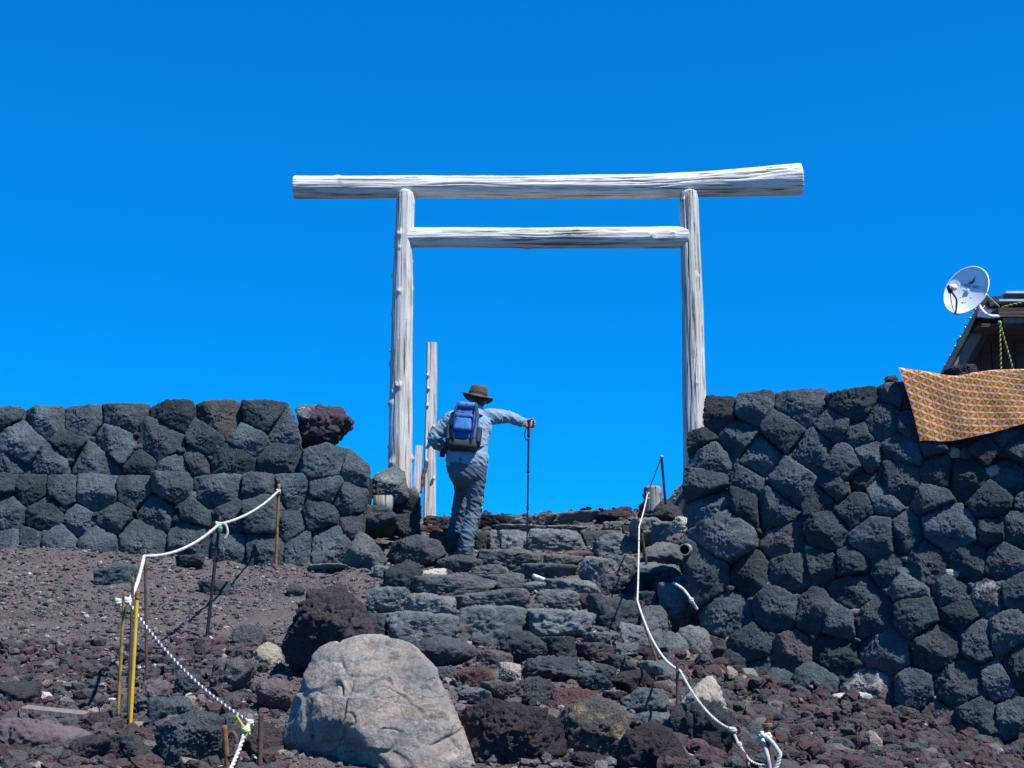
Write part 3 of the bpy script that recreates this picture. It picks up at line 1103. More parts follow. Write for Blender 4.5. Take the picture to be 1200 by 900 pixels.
# ------------------------------------------------------------------ loose rocks
loose = [
    # u, v, w, h, kind, style, depth ratio, sub, Y, label
    (389, 739, 110, 84, 'p', 'scoria', 0.9, 5, 8.2, 'rough purple scoria boulder behind the big pale boulder'),
    (313, 771, 34, 40, 't', 'angular', 0.9, 4, None, 'pale tan angular rock lying left of the purple boulder'),
    (345, 757, 54, 22, 'n', 'round', 1.0, 4, None, 'flat greyish slab wedged beside the purple boulder'),
    (292, 748, 34, 28, 'd', 'angular', 0.9, 4, None, 'dark rock above the pale tan rock'),
    (271, 800, 58, 48, 'n', 'scoria', 0.9, 4, None, 'lumpy mauve grey rock under the striped rope'),
    (226, 868, 98, 66, 'd', 'angular', 0.9, 4, 6.15, 'large dark boulder at the bottom left beside the rusty ring'),
    (178, 819, 44, 40, 'q', 'scoria', 0.9, 4, None, 'pinkish porous rock just right of the yellow stake'),
    (219, 806, 34, 30, 'g', 'angular', 0.9, 4, None, 'grey blocky rock above the large dark boulder'),
    (205, 836, 50, 36, 'g', 'angular', 0.9, 4, None, 'bluish grey rock leaning on the large dark boulder'),
    (62, 868, 128, 52, 'q', 'round', 0.9, 4, None, 'broad smooth mauve slab half buried at the lower left'),
    (320, 820, 40, 44, 'q', 'round', 0.9, 4, None, 'rounded pinkish rock behind the short rusty stake'),
    (300, 872, 60, 44, 'p', 'angular', 0.9, 4, None, 'brownish rock at the foot of the short rusty stake'),
    (427, 646, 56, 50, 's', 'angular', 0.8, 4, 12.9, 'sharp grey wedge shaped rock at the end of the left wall'),
    (488, 645, 70, 36, 'd', 'round', 0.8, 4, 13.1, 'rounded dark boulder left of the hiker\'s feet'),
    (437, 612, 60, 36, 'd', 'scoria', 0.8, 4, 13.6, 'dark rock carrying the white wood block'),
    (474, 618, 34, 28, 'd', 'angular', 0.8, 4, 13.8, 'small pointed dark rock below the left gate post'),
    (454, 568, 58, 52, 's', 'angular', 0.8, 4, 14.2, 'big grey rock perched against the left gate post'),
    (470, 596, 44, 50, 'd', 'angular', 0.8, 4, 14.4, 'dark rock in the shade under the perched grey rock'),
    (484, 582, 14, 22, 'q', 'round', 0.8, 3, 14.5, 'small reddish rock at the foot of the white board'),
    (381, 501, 62, 48, 'p', 'scoria', 0.8, 4, 13.75, 'knobbly purple scoria lump on the end of the left wall'),
    (364, 486, 34, 24, 'm', 'round', 0.8, 4, 13.65, 'white crusted scoria lump on top of the left wall'),
    (386, 666, 46, 9, 'b', 'round', 1.6, 3, None, 'thin flat pale slab lying before the left wall'),
    (252, 690, 34, 18, 'd', 'angular', 0.9, 4, None, 'dark rock right of the tall black pole'),
    (346, 693, 20, 16, 'd', 'round', 0.9, 3, None, 'small bluish black cobble on the slope above the purple boulder'),
    (136, 674, 42, 26, 'g', 'angular', 0.9, 4, None, 'grey rock on the slope just left of the grouped stakes'),
    (222, 660, 32, 16, 'd', 'angular', 0.9, 4, None, 'dark rock below the left wall near the black pole'),
    (611, 763, 56, 44, 'd', 'round', 0.9, 4, None, 'round black boulder in the middle below the steps'),
    (580, 774, 40, 24, 'q', 'angular', 0.9, 4, None, 'mauve grey rock left of the round black boulder'),
    (643, 787, 66, 32, 'd', 'scoria', 0.9, 4, None, 'bumpy dark oval boulder right of the pale yellow chip'),
    (634, 812, 56, 32, 'd', 'round', 0.9, 4, None, 'twin lobed dark boulder above the red scoria slab'),
    (692, 765, 52, 22, 'p', 'scoria', 0.9, 4, None, 'low purple rock below the right hand step blocks'),
    (729, 781, 30, 26, 'd', 'angular', 0.9, 4, None, 'dark bluish rock left of the leaning iron peg'),
    (598, 790, 24, 26, 't', 'angular', 0.8, 4, None, 'pale yellowish chip of rock in the middle below the steps'),
    (556, 796, 44, 26, 'r', 'angular', 0.9, 4, None, 'rust red rock right of the big pale boulder'),
    (586, 812, 50, 26, 'n', 'scoria', 0.9, 4, None, 'grey porous rock under the rust red rock'),
    (556, 817, 36, 18, 'b', 'angular', 0.9, 4, None, 'pale blue grey chip beside the big pale boulder'),
    (600, 868, 128, 80, 'p', 'scoria', 0.9, 5, 6.15, 'large purple and grey lava boulder at the bottom centre'),
    (668, 820, 62, 24, 'r', 'scoria', 0.9, 4, None, 'long red scoria slab above the tan crusted boulder'),
    (694, 852, 82, 70, 'k', 'scoria', 0.9, 5, 6.35, 'craggy boulder with a tan crust at the bottom centre'),
    (762, 880, 76, 62, 'p', 'scoria', 0.9, 5, 6.05, 'purple scoria boulder at the foot of the upright iron peg'),
    (828, 862, 78, 74, 'd', 'scoria', 0.9, 4, 6.75, 'black lava boulder beneath the pale triangular rock'),
    (823, 822, 56, 54, 't', 'angular', 0.6, 4, 7.5, 'pale yellowish triangular rock under the right rope'),
    (801, 615, 26, 18, 't', 'angular', 1.0, 4, 12.2, 'tan topped rock set above the open pipe end'),
    (778, 690, 26, 24, 'r', 'scoria', 0.9, 4, 11.5, 'dark red scoria lump between the iron pegs'),
    (997, 819, 44, 15, 'w', 'angular', 0.9, 3, float(on_plane(997, 826, RW)[1])-0.22, 'flat white stone at the foot of the right wall'),
    (858, 797, 60, 24, 'b', 'angular', 0.8, 4, 10.3, 'pale grey rock at the near corner of the right wall'),
    (690, 607, 20, 12, 'r', 'angular', 0.9, 3, None, 'reddish stone on the crest of the steps'),
    (730, 602, 22, 16, 'r', 'scoria', 0.9, 3, None, 'red scoria chunk on the crest near the rope'),
    (683, 706, 24, 20, 'p', 'round', 0.9, 3, None, 'purple cobble lodged on the steps'),
    (683, 652, 26, 10, 'r', 'scoria', 0.9, 3, None, 'red flat stone lying on the upper steps'),
    (505, 674, 34, 15, 't', 'angular', 1.0, 4, None, 'pale tan stone on the left of the steps'),
    (452, 672, 26, 18, 'b', 'angular', 1.0, 4, None, 'pale bluish stone between the wedge rock and the steps'),
    (1122, 437, 36, 16, 'p', 'scoria', 0.9, 4, 10.55, 'dark purple rock on the wall top behind the blanket'),
    (1046, 446, 18, 12, 'd', 'scoria', 0.9, 3, 10.75, 'small dark stone on the wall top at the blanket corner'),
    (500, 622, 26, 10, 'r', 'scoria', 0.9, 3, None, 'red scoria stone left of the hiker on the steps'),
    (596, 722, 0, 0, None, None, 0, 0, 0, None)]
loose[-1:] = [
    (106, 884, 62, 40, 'p', 'scoria', 0.9, 4, None, 'dark purple scoria lump at the bottom edge below the yellow stake'),
    (152, 880, 48, 38, 'd', 'scoria', 0.9, 4, None, 'black scoria lump just left of the large dark boulder'),
    (20, 816, 44, 30, 'd', 'angular', 0.9, 4, None, 'black rock at the left edge above the mauve slab'),
    (12, 884, 46, 34, 'r', 'scoria', 0.9, 4, None, 'dark red scoria lump in the bottom left corner'),
    (118, 850, 46, 28, 'p', 'scoria', 0.9, 4, None, 'purple scoria rock between the plank and the yellow stake')]
outlines = {
    (389, 739): [(331, 755), (335, 731), (352, 713), (362, 696), (385, 687), (406, 691), (425, 715), (442, 737), (444, 775), (400, 795), (345, 790)],
    (313, 771): [(296, 782), (299, 763), (313, 752), (328, 760), (331, 778), (318, 793), (303, 791)],
    (427, 646): [(402, 669), (407, 646), (420, 621), (431, 627), (453, 655), (449, 670), (425, 675)],
    (454, 568): [(427, 569), (439, 557), (466, 545), (475, 558), (479, 586), (469, 591), (445, 588), (430, 579)],
    (823, 822): [(794, 828), (829, 793), (838, 796), (851, 833), (835, 848), (800, 845)],
    (226, 868): [(179, 860), (195, 846), (230, 838), (262, 842), (273, 860), (272, 902), (205, 900)],
    (600, 868): [(538, 874), (543, 832), (575, 822), (620, 828), (655, 842), (664, 880), (645, 910), (550, 910)],
    (694, 852): [(653, 862), (667, 830), (700, 817), (728, 829), (739, 850), (727, 887), (690, 900), (660, 892)],
    (488, 645): [(452, 650), (462, 634), (490, 628), (515, 634), (524, 648), (505, 662), (468, 664)],
    (762, 880): [(724, 885), (735, 860), (762, 848), (790, 858), (802, 885), (795, 915), (730, 915)]}


def outlined_rock(poly, Y, k, style, seed, sub):
    s = px(Y)
    P = np.array(poly, float)
    c0 = P.mean(0)
    Q = (P-c0)*np.array([s, -s])
    r = np.random.default_rng(seed)
    N, c = [], []
    for i in range(len(Q)):
        a, b = Q[i], Q[(i+1) % len(Q)]
        e = (b-a)/np.linalg.norm(b-a)
        n_ = np.array([-e[1], e[0]])
        cc = n_ @ a
        if cc < 0:
            n_, cc = -n_, -cc
        N.append((n_[0], r.normal()*0.12, n_[1]))
        c.append(cc)
    ext = Q.max(0)-Q.min(0)
    dp = 0.36*ext.mean()
    for (n_, f) in (((r.normal()*0.25, -0.75, 0.62), 1.0), ((r.normal()*0.35, -0.92, -0.38), 0.92), ((0.7, -0.7, 0.2), 1.15), ((-0.7, -0.7, 0.15), 1.15), ((0, 1, 0.1), 1.2), ((0.2, 0.8, 0.6), 1.25)):
        N.append(n_)
        c.append(dp*f)
    N = np.array(N)
    N /= np.linalg.norm(N, axis=1)[:, None]
    size = float(ext.mean())*0.8
    V, T = rock_vt(seed, (size, size, size), sub, style, 0.9, planes=(N, np.array(c), 20))
    occupied.append((c0[0], c0[1], ext[0]/s, ext[1]/s))
    return V, T, at(c0[0], c0[1], Y+dp*0.6)


for i, (u, v, w, h, k, st, dr, sub, Y, lab) in enumerate(loose):
    if not lab:
        continue
    if (u, v) in outlines:
        if Y is None:
            Y = ray_ground(u, min(v+0.3*h, 899))[0][1]
        V, T, c = outlined_rock(outlines[(u, v)], Y, k, st, 600+i, 6 if w > 90 else 5)
    else:
        V, T, c = put_rock(u, v, w*1.04, h*1.06, k, dr, st, 600+i, sub+1, Y=Y)
    o = link('boulder' if w > 50 else 'rock', mesh_np('rock', V, T, M[k]), None, c)
    tag(o, lab, 'boulder' if w > 50 else 'rock')


# bigger tumbled blocks below the dressed steps
rq = np.random.default_rng(77)
nb_ = 0
for tr in range(6000):
    v = rq.uniform(748, 893)
    u = rq.uniform(545 if v > 790 else 520, min(735+0.30*(v-612), 790))
    w = rq.uniform(34, 66)*(0.8+0.3*(v-748)/145)
    h = w*rq.uniform(0.46, 0.68)
    if any(abs(u-q[0]) < (w+q[2])*0.36 and abs(v-q[1]) < (h+q[3])*0.33 for q in occupied):
        continue
    k = 'dgsdpsgdhp'[rq.integers(10)]
    V, T, c = put_rock(u, v, w, h, k, 0.85, ('angular', 'scoria', 'box', 'angular')[rq.integers(4)], 8200+tr, 5, rough=1.1)
    link('tumbled_stone', mesh_np('tumbled_stone', V, T, M[k]), steps, c)
    nb_ += 1
    if nb_ > 45:
        break

# smaller blocks packed between the step stones
rf = np.random.default_rng(21)
nfill = 0
for tr in range(9000):
    u, v = rf.uniform(440, 790), rf.uniform(612, 896)
    if u > 735+0.30*(v-612) or u < 560-0.9*(v-612) or (v > 740 and u < 555):
        continue
    w = rf.uniform(20, 44)*(1.15 if v > 740 else 1.0)
    h = w*rf.uniform(0.38, 0.62)
    big = [q for q in occupied if abs(u-q[0]) < (w+q[2])*0.40 and abs(v-q[1]) < (h+q[3])*0.36]
    if big:
        continue
    k = 'sssshgsbsgdh'[rf.integers(12)] if v < 745 else 'dgspdqpsnrhp'[rf.integers(12)]
    st = 'box' if v < 745 else ('angular', 'scoria', 'round')[rf.integers(3)]
    V, T, c = put_rock(u, v, w, h, k, 0.8, st, 7000+tr, 4, rough=1.2)
    link('step_stone', mesh_np('step_stone', V, T, M[k]), steps, c)
    nfill += 1
    if nfill > 230:
        break

# the big pale boulder in the foreground: a broad sloping top face, a steep dark undercut face at lower left
def big_boulder():
    Y = 6.0
    s = px(Y)
    D, T = ico(7)
    sil = [(314, 905), (322, 872), (340, 812), (351, 780), (374, 758), (428, 744), (478, 751), (512, 784), (536, 838), (556, 900), (566, 960), (318, 960)]
    C0 = np.array((441, 858))
    Q = (np.array(sil, float)-C0)*np.array([s, -s])
    N, c = [], []
    for k in range(len(Q)):
        a, b = Q[k], Q[(k+1) % len(Q)]
        e = (b-a)/np.linalg.norm(b-a)
        nn_ = np.array([-e[1], e[0]])
        cc = nn_ @ a
        if cc < 0:
            nn_, cc = -nn_, -cc
        N.append((nn_[0], 0.10, nn_[1]))
        c.append(cc)
    for n_, cc in (((0.10, -0.80, 0.60), 0.28), ((-0.40, -0.70, 0.60), 0.31), ((0.62, -0.62, 0.48), 0.36), ((-0.55, -0.74, -0.40), 0.235), ((0.16, -0.93, 0.32), 0.285), ((0, 1, 0.1), 0.45), ((0, 0.75, 0.7), 0.45)):
        N.append(n_)
        c.append(cc)
    rb_ = np.random.default_rng(31)
    for k in range(9):
        N.append((rb_.normal()*0.55, -0.8, rb_.uniform(0.0, 0.8)))
        c.append(rb_.uniform(0.285, 0.33))
    N = np.array(N)
    N /= np.linalg.norm(N, axis=1)[:, None]
    p = 34
    rad = ((np.maximum(D @ N.T, 0)/np.array(c))**p).sum(1)**(-1/p)
    V = D*rad[:, None]*1.02
    nrm = V/np.linalg.norm(V, axis=1)[:, None]
    w = V*np.array([1, 1, 1.6])
    d = 0.022*noise(V*2.9+3) + 0.014*noise(w*6+8) + 0.008*noise(V*14+1) + 0.005*noise(V*34+5) + 0.003*noise(V*80) + 0.0012*noise(V*170)
    f = noise(V*3.1+40)
    d += -0.012*sstep(0.15, 0.18, f) - 0.010*sstep(0.20, 0.22, noise(w*2.4+71)) - 0.008*sstep(0.2, 0.23, noise(w*4.4+11))
    for fr_, of_, am_ in ((1.9, 12, 0.020), (2.7, 55, 0.014), (4.2, 90, 0.009)):
        cr = noise(V*np.array([1.0, 1.0, 1.5])*fr_+of_+0.25*noise(V*9)[:, None])
        d -= am_*np.exp(-(cr/0.018)**2)*sstep(-0.05, 0.15, noise(V*2.2+of_*2))
    V = V + nrm*d[:, None]
    o = link('boulder', mesh_np('boulder', V, T, M['boulder']), None, at(441, 858, Y+0.25))
    tag(o, 'huge pale grey and tan weathered boulder in the foreground', 'boulder')


big_boulder()
occupied.append((441, 840, 240, 200))

# ------------------------------------------------------------------ small loose stones one can pick out
zones = [
    # name, polygon test (u,v), count, size px, kinds, where
    ('left', 95, (6, 17), 'ssgdppdqtwb'),
    ('steps', 130, (7, 24), 'ssggddppqrtbss'),
    ('right', 80, (7, 19), 'gddppprgsq')]
words = {'g': 'grey', 'd': 'black', 'p': 'purple', 'r': 'red', 'q': 'mauve', 't': 'tan', 'w': 'white', 'b': 'pale bluish', 's': 'light grey'}
where = {'left': 'on the slope', 'steps': 'on the steps', 'right': 'in the scree'}
marks = [(155, 780, 'the yellow stake'), (172, 720, 'the tall thin dark stake'), (245, 720, 'the black pole'), (323, 650, 'the stake by the wall'), (313, 771, 'the pale tan rock'),
         (271, 800, 'the lumpy mauve rock'), (226, 868, 'the large dark boulder'), (62, 868, 'the broad mauve slab'), (60, 700, 'the left picture edge'), (390, 733, 'the purple boulder'),
         (136, 674, 'the grey slope rock'), (427, 646, 'the wedge shaped rock'), (488, 645, 'the rounded dark boulder'), (545, 648, "the hiker's boot"), (617, 648, "the trekking pole's tip"),
         (645, 682, 'the bleached stick'), (574, 734, 'the pale step block'), (611, 763, 'the round black boulder'), (643, 787, 'the bumpy oval boulder'), (694, 852, 'the tan crusted boulder'),
         (600, 868, 'the bottom centre boulder'), (556, 796, 'the rust red rock'), (764, 690, 'the upper leaning peg'), (780, 790, 'the middle leaning peg'), (793, 850, 'the upright peg'), (823, 822, 'the triangular rock'),
         (900, 875, 'the rope bound stake'), (997, 814, 'the flat white stone'), (928, 790, 'the smooth mauve wall stone'), (1102, 850, 'the reddish wall stone'), (1190, 880, 'the right picture edge'), (1010, 890, 'the bottom picture edge')]


def small_label(k, z, u, v):
    m = min(marks, key=lambda q: math.hypot(q[0]-u, q[1]-v))
    dx, dy = u-m[0], v-m[1]
    if 'picture edge' in m[2]:
        rel = 'near'
    elif abs(dx) > abs(dy):
        rel = 'right of' if dx > 0 else 'left of'
    else:
        rel = 'below' if dy > 0 else 'above'
    return '%s stone %s %s %s' % (words[k], where[z], rel, m[2])


small = {}


def in_zone(z, u, v):
    if z == 'left':
        return u < 440 and v > 655 and v < 895
    if z == 'steps':
        return 450 < u < 800 and v > 612 and v < 895 and u < 740+0.35*(v-612)
    return u > 840 and v > 800+0.19*(u-840) and v < 898


protos = {}
rr = np.random.default_rng(99)
for z, cnt, (s0, s1), kinds in zones:
    n = 0
    tries = 0
    while n < cnt and tries < 6000:
        tries += 1
        u, v = rr.uniform(0, 1200), rr.uniform(610, 898)
        if not in_zone(z, u, v):
            continue
        if z != 'right' and any(abs(u-a) < b/2*0.8 and abs(v-c) < d/2*0.8 for a, c, b, d in occupied):
            continue
        k = kinds[rr.integers(len(kinds))]
        s = s0 + (s1-s0)*rr.random()**2.2
        if k in 'tw':
            s = min(s, 9)
        pid = (k, int(rr.integers(3)))
        if pid not in protos:
            st = 'scoria' if k in 'pr' else ('angular', 'round', 'angular')[pid[1]]
            V, T = rock_vt(900+len(protos), (1.0, 0.85, 0.62), 3, st, 1.0)
            protos[pid] = mesh_np('rock', V, T, M[k])
        g = ray_ground(u, v)[0]
        o = link('rock', protos[pid], None, g + np.array([0, 0.3*s*px(g[1]), 0]), (rr.normal()*0.35, rr.normal()*0.35, rr.uniform(0, 6.28)))
        kk = s*px(g[1])*rr.uniform(0.9, 1.1)
        o.scale = (kk, kk*rr.uniform(0.8, 1.1), kk*rr.uniform(0.75, 1.2))
        small.setdefault(small_label(k, z, u, v), []).append((kk, o))
        n += 1
for lab, lst in small.items():
    lst.sort(key=lambda q: -q[0])
    nl = len(lst)
    ranks = ['small'] if nl == 1 else (['larger', 'smaller'] if nl == 2 else (['largest', 'second largest', 'third largest', 'fourth largest', 'fifth largest', 'sixth largest'][:nl-1]+['smallest'] if nl <= 7 else None))
    for i, (kk, o) in enumerate(lst):
        tag(o, (ranks[i] if ranks else 'small')+' '+lab, 'rock', 'small loose stones' if ranks else 'small '+lab)


# ------------------------------------------------------------------ gravel
def scatter(name, mat, count, region, sizes, seed, sub, label, power=3.0):
    r = np.random.default_rng(seed)
    D, T = ico(sub)
    base = []
    for i in range(10):
        V, _ = rock_vt(5000+seed*20+i, (1.0, 0.85, 0.65), sub, 'scoria' if (sub > 1 and i % 2) else 'angular', 1.3)
        base.append(V)
    pts = []
    while len(pts) < count:
        x = r.uniform(-5.5, 5.5, 4000)
        y = r.uniform(5.0, 16.4, 4000)
        z = h_front(x, y)
        u, v = project(np.stack([x, y, z], 1))
        ok = (u > -40) & (u < 1240) & (v < 960) & region(x, y, u, v)
        # patchy
        pat = noise(np.stack([x*1.3, y*1.3, 0*x+seed], 1))
        ok &= r.random(4000) < 0.55+1.1*pat
        for q in np.nonzero(ok)[0]:
            pts.append((x[q], y[q]))
    pts = np.array(pts[:count])
    q = np.stack([pts[:, 0], pts[:, 1], np.zeros(count)], 1)
    zz = terrain(pts[:, 0], pts[:, 1]) + 0.045*fbm(q*1.6, 3) + 0.030*fbm(q*6.0+9, 4, 0.6)
    s = sizes[0] + (sizes[1]-sizes[0])*r.random(count)**power
    Vs, Ts = [], []
    nv = len(D)
    ang = r.uniform(0, 6.28, count)
    tx = r.normal(size=count)*(1.1 if sub > 1 else 0.6)
    for i in range(count):
        V = base[i % 10]*s[i]*np.array([1, 1, r.uniform(0.7, 1.3)])
        ca, sa = math.cos(ang[i]), math.sin(ang[i])
        cb, sb = math.cos(tx[i]), math.sin(tx[i])
        R = np.array([[ca, -sa*cb, sa*sb], [sa, ca*cb, -ca*sb], [0, sb, cb]])
        Vs.append(V @ R.T + np.array([pts[i, 0], pts[i, 1], zz[i]+0.18*s[i]+(r.random()**2*0.05 if sub > 1 else 0.0)]))
        Ts.append(T + i*nv)
    o = link(name, mesh_np(name, np.concatenate(Vs), np.concatenate(Ts), mat, smooth=False))
    tag(o, label, 'gravel', kind='stuff')


def reg_left(x, y, u, v):
    return (u < 470) & (y < 13.25)


def reg_mid(x, y, u, v):
    return (u >= 430) & (u < 800)


def reg_right(x, y, u, v):
    n2 = RW[1]
    d = (np.stack([x, y, h_front(x, y)], 1)-RW[0]) @ n2
    return (u > 775) & (d > 0.05) & (v > 770)


scatter('gravel', M['gravel'], 15000, reg_left, (0.010, 0.055), 1, 1, 'fine mauve and grey volcanic gravel on the left slope', 4.5)
scatter('gravel', M['gravel'], 6000, reg_mid, (0.014, 0.075), 2, 1, 'mixed volcanic grit and chips between the step blocks', 3.0)
scatter('scree', M['scoria'], 9000, reg_right, (0.012, 0.14), 3, 2, 'loose purple and black scoria scree below the right wall', 5.0)
scatter('scoria_gravel', M['scoria'], 3200, lambda x, y, u, v: (u < 330) & (v > 755), (0.015, 0.11), 4, 1, 'coarse purple scoria gravel at the lower left', 2.6)

# ------------------------------------------------------------------ gate of bare logs (torii)
def log_vt(pts, n=40, seg=90, seed=0, knots=0, rough=1.0, ref=(0, 1, 0)):
    """pts: rows (x,y,z,r); a barked-off log with grain ridges, knots and checks"""
    A_ = np.asarray(pts, float)
    l_ = np.concatenate([[0], np.cumsum(np.linalg.norm(np.diff(A_[:, :3], axis=0), axis=1))])
    q_ = np.sort(np.concatenate([np.linspace(0, l_[-1], seg), l_[1:3]]))
    P = np.stack([np.interp(q_, l_, A_[:, k]) for k in range(4)], 1)
    r = np.random.default_rng(seed)
    c, rad = P[:, :3], P[:, 3]
    L = np.concatenate([[0], np.cumsum(np.linalg.norm(np.diff(c, axis=0), axis=1))])
    c = c + 0.008*np.stack([noise(np.stack([L*0.9, 0*L+k*9+seed, 0*L], 1)) for k in (1, 2, 3)], 1)
    kn = [(r.uniform(0, L[-1]), r.uniform(0, 6.28), r.uniform(0.016, 0.045), r.uniform(0.06, 0.30)) for _ in range(knots)]

    splits = [(r.uniform(0, 6.28), r.uniform(0, L[-1]), r.uniform(0.25, 0.9), r.uniform(0.05, 0.14), r.uniform(-0.2, 0.2)) for _ in range(int(L[-1]*9))]

    def rf(i, th):
        q = np.stack([np.cos(th)*2.2, np.sin(th)*2.2, 0*th+L[i]*0.8+seed], 1)
        k = 1 + rough*(0.05*noise(q) + 0.05*noise(q*np.array([3, 3, 1.6])+5) + 0.035*noise(q*np.array([8, 8, 3])+9))
        for (zl, a, w, h) in kn:
            d = np.angle(np.exp(1j*(th-a)))*rad[i]
            k = k + h*np.exp(-((L[i]-zl)**2+d**2)/(w*w))
            k = k - 0.5*h*np.exp(-((L[i]-zl+0.02)**2+d**2)/(w*w*0.15))
        for (a, zl, ln, dp, tw) in splits:
            e = 1-((L[i]-zl)/ln)**2
            if e > 0:
                d = np.angle(np.exp(1j*(th-a-tw*(L[i]-zl)-0.06*math.sin(L[i]*7+a*5))))
                k = k - dp*e*np.exp(-(d/0.055)**2)
        return k
    return frame_loft(c, n, ref, rad, True, rf)


def img_log(pp, Y):
    out = []
    for (u, v, r) in pp:
        p = at(u, v, Y)
        out.append((*p, r*px(Y)*1.0))
    return np.array(out)


GY = 15.2
torii = empty('torii_gate', at(640, 600, GY), 'pale weathered timber torii gate standing at the top of the steps', 'torii gate')
TB = np.array(torii.location)


def child(name, vt, mat, parent, base, smooth=True):
    V, T = vt
    return link(name, mesh_np(name, V-base, T, mat, smooth), parent)


child('post', log_vt(img_log([(475.5, 223, 6.0), (475.2, 226, 10.0), (475, 232, 10.8), (472.5, 300, 12), (470.5, 420, 13.2), (469, 520, 14), (468.5, 600, 14.5)], GY), 110, 220, 1, 24), M['wood_z'], torii, TB)
child('post', log_vt(img_log([(806.5, 223, 6.0), (807, 226, 10.4), (807.5, 234, 11.3), (811, 350, 12.6), (813.5, 460, 13.8), (815, 540, 14.5), (816, 610, 15)], GY), 110, 200, 2, 3), M['wood_z'], torii, TB)
child('lintel', log_vt(img_log([(344.5, 219.5, 13.6), (346, 219.5, 13.8), (475, 219, 13.8), (640, 219.5, 14.2), (760, 218.5, 14.8), (830, 216, 15.8), (890, 213, 17.8), (936, 210.5, 19.6), (938, 210.4, 19.4)], GY+0.07), 110, 240, 3, 3, ref=(0, 0, 1)), M['wood_x'], torii, TB)
child('tie_beam', log_vt(img_log([(474, 278.5, 12), (485, 278.5, 12.3), (640, 279, 12.6), (806, 278.2, 13.2)], GY+0.01), 110, 180, 4, 6, ref=(0, 0, 1)), M['wood_x'], torii, TB)

# ------------------------------------------------------------------ smaller posts by the gate
g0 = at(504, 612, 17.4)
sp = empty('wooden_post', g0, 'slim square grey wooden post behind the hiker, right of the left gate post', 'post')
pts = img_log([(506, 402, 6.2), (505.5, 460, 6.6), (504, 530, 7.0), (503, 640, 7.5)], 17.4)
pq = spline(pts, 60)
sqr = lambda i, th: 1.0/np.maximum(np.abs(np.cos(th+0.20)), np.abs(np.sin(th+0.20)))**0.93
V, T = frame_loft(pq[:, :3], 32, (0, 1, 0), pq[:, 3]*0.92, True, sqr)
V += 0.005*np.stack([noise(V*np.array([20, 20, 3])+k) for k in (1, 2, 3)], 1)
link('shaft', mesh_np('shaft', V-g0, T, M['wood_z'], False), sp)
for k, (u, v) in enumerate(((501.5, 440), (502, 455), (503, 520), (508, 560), (501, 475), (508, 500), (500, 540))):
    Vk, Tk = rock_vt(40+k, (0.045, 0.05, 0.06), 3, 'round', 0.6)
    link('knot', mesh_np('knot', Vk + at(u, v, 17.32)-g0, Tk, M['wood_z']), sp)
g0 = at(488, 600, 15.6)
wb = empty('white_board', g0, 'narrow white painted board leaning between the gate post and slim post', 'board')
a, b = at(491.5, 523, 15.6), at(486.5, 604, 15.5)
V, T = frame_loft(np.linspace(a, b, 12), 4, (0.7, 0.7, 0), np.full((12, 2), 5.4*px(15.6)), True)
V[:, 1] = 15.55 + (V[:, 1]-15.55)*0.35
link('plank', mesh_np('plank', V-g0, T, M['white_paint'], False), wb)
g0 = at(497, 560, 15.8)
a, b = at(500.5, 541, 15.8), at(491, 577, 15.7)
V, T = frame_loft(np.linspace(a, b, 14), 8, (0, 1, 0), np.linspace(0.022, 0.03, 14)*(1+0.2*np.sin(np.arange(14)*2.1)), True)
o = link('broken_branch', mesh_np('broken_branch', V-g0, T, M['dark_wood']), None, g0)
tag(o, 'dark broken branch lashed between white board and slim post', 'branch')
# white wood block under the perched rock
wbk = at(449, 592, 13.75)
o = link('wood_block', bev_box('wood_block', (0, 0, 0), (22*px(13.75), 0.16, 22*px(13.75)), M['grey_wood'], 0.004), None, wbk)
tag(o, 'short white wood block propping the perched grey rock', 'wood block')
# stump that carries the right rope
g0 = at(764, 590, 14.0)
V, T = log_vt(np.array([(*at(764, 570, 14.0), 0.072), (*at(764, 572, 14.0), 0.086), (*at(765, 584, 14.0), 0.092), (*at(765, 600, 14.0), 0.098)]), 30, 24, 8, 5, 1.8)
o = link('wood_stump', mesh_np('wood_stump', V-g0, T, M['grey_wood']), None, g0)
tag(o, 'short grey wood stump with the rope tied round it', 'stump')


# ------------------------------------------------------------------ stakes, pegs and ropes
def tube(pts, r, n=10):
    P = np.asarray(pts, float)
    rr_ = np.full(len(P), r) if np.isscalar(r) else np.asarray(r)
    return frame_loft(P, n, (0.13, 0.2, 1), rr_, True)


def stake(name, top, bot, rpx, mat, label, cat, ring=None, group=None, dY=0.0, Y=None, capmat=None):
    if Y is None:
        Y = ray_ground(bot[0], min(bot[1], 899))[0][1]
    b = at(bot[0], bot[1]+3, Y)
    t = at(top[0], top[1], Y+dY)
    r = rpx*px(Y)
    g0 = b.copy()
    root = empty(name, g0, label, cat, group)
    m = 24
    P = np.linspace(t, b, m)
    V, T = tube(P, r*(1+0.10*noise(np.stack([np.arange(m)*0.7, np.full(m, bot[0]*0.37), np.zeros(m)], 1))))
    link('shaft', mesh_np('shaft', V-g0, T, mat), root)
    if ring:
        th = np.linspace(0, 1.75*math.pi, 22)
        rr2 = ring*px(Y)
        c = t + np.array([rr2*0.9, 0, 0])
        C = np.stack([c[0]-rr2*np.cos(th), c[1]+rr2*0.5*np.sin(th), c[2]+rr2*np.sin(th)], 1)
        V, T = tube(C, r*0.8)
        link('eye_ring', mesh_np('eye_ring', V-g0, T, mat), root)
    if capmat:
        V, T = tube(np.linspace(t+(t-b)*0.004, t-(t-b)*0.05, 6), r*1.25)
        link('end_cap', mesh_np('end_cap', V-g0, T, capmat), root)
    return t, b, Y


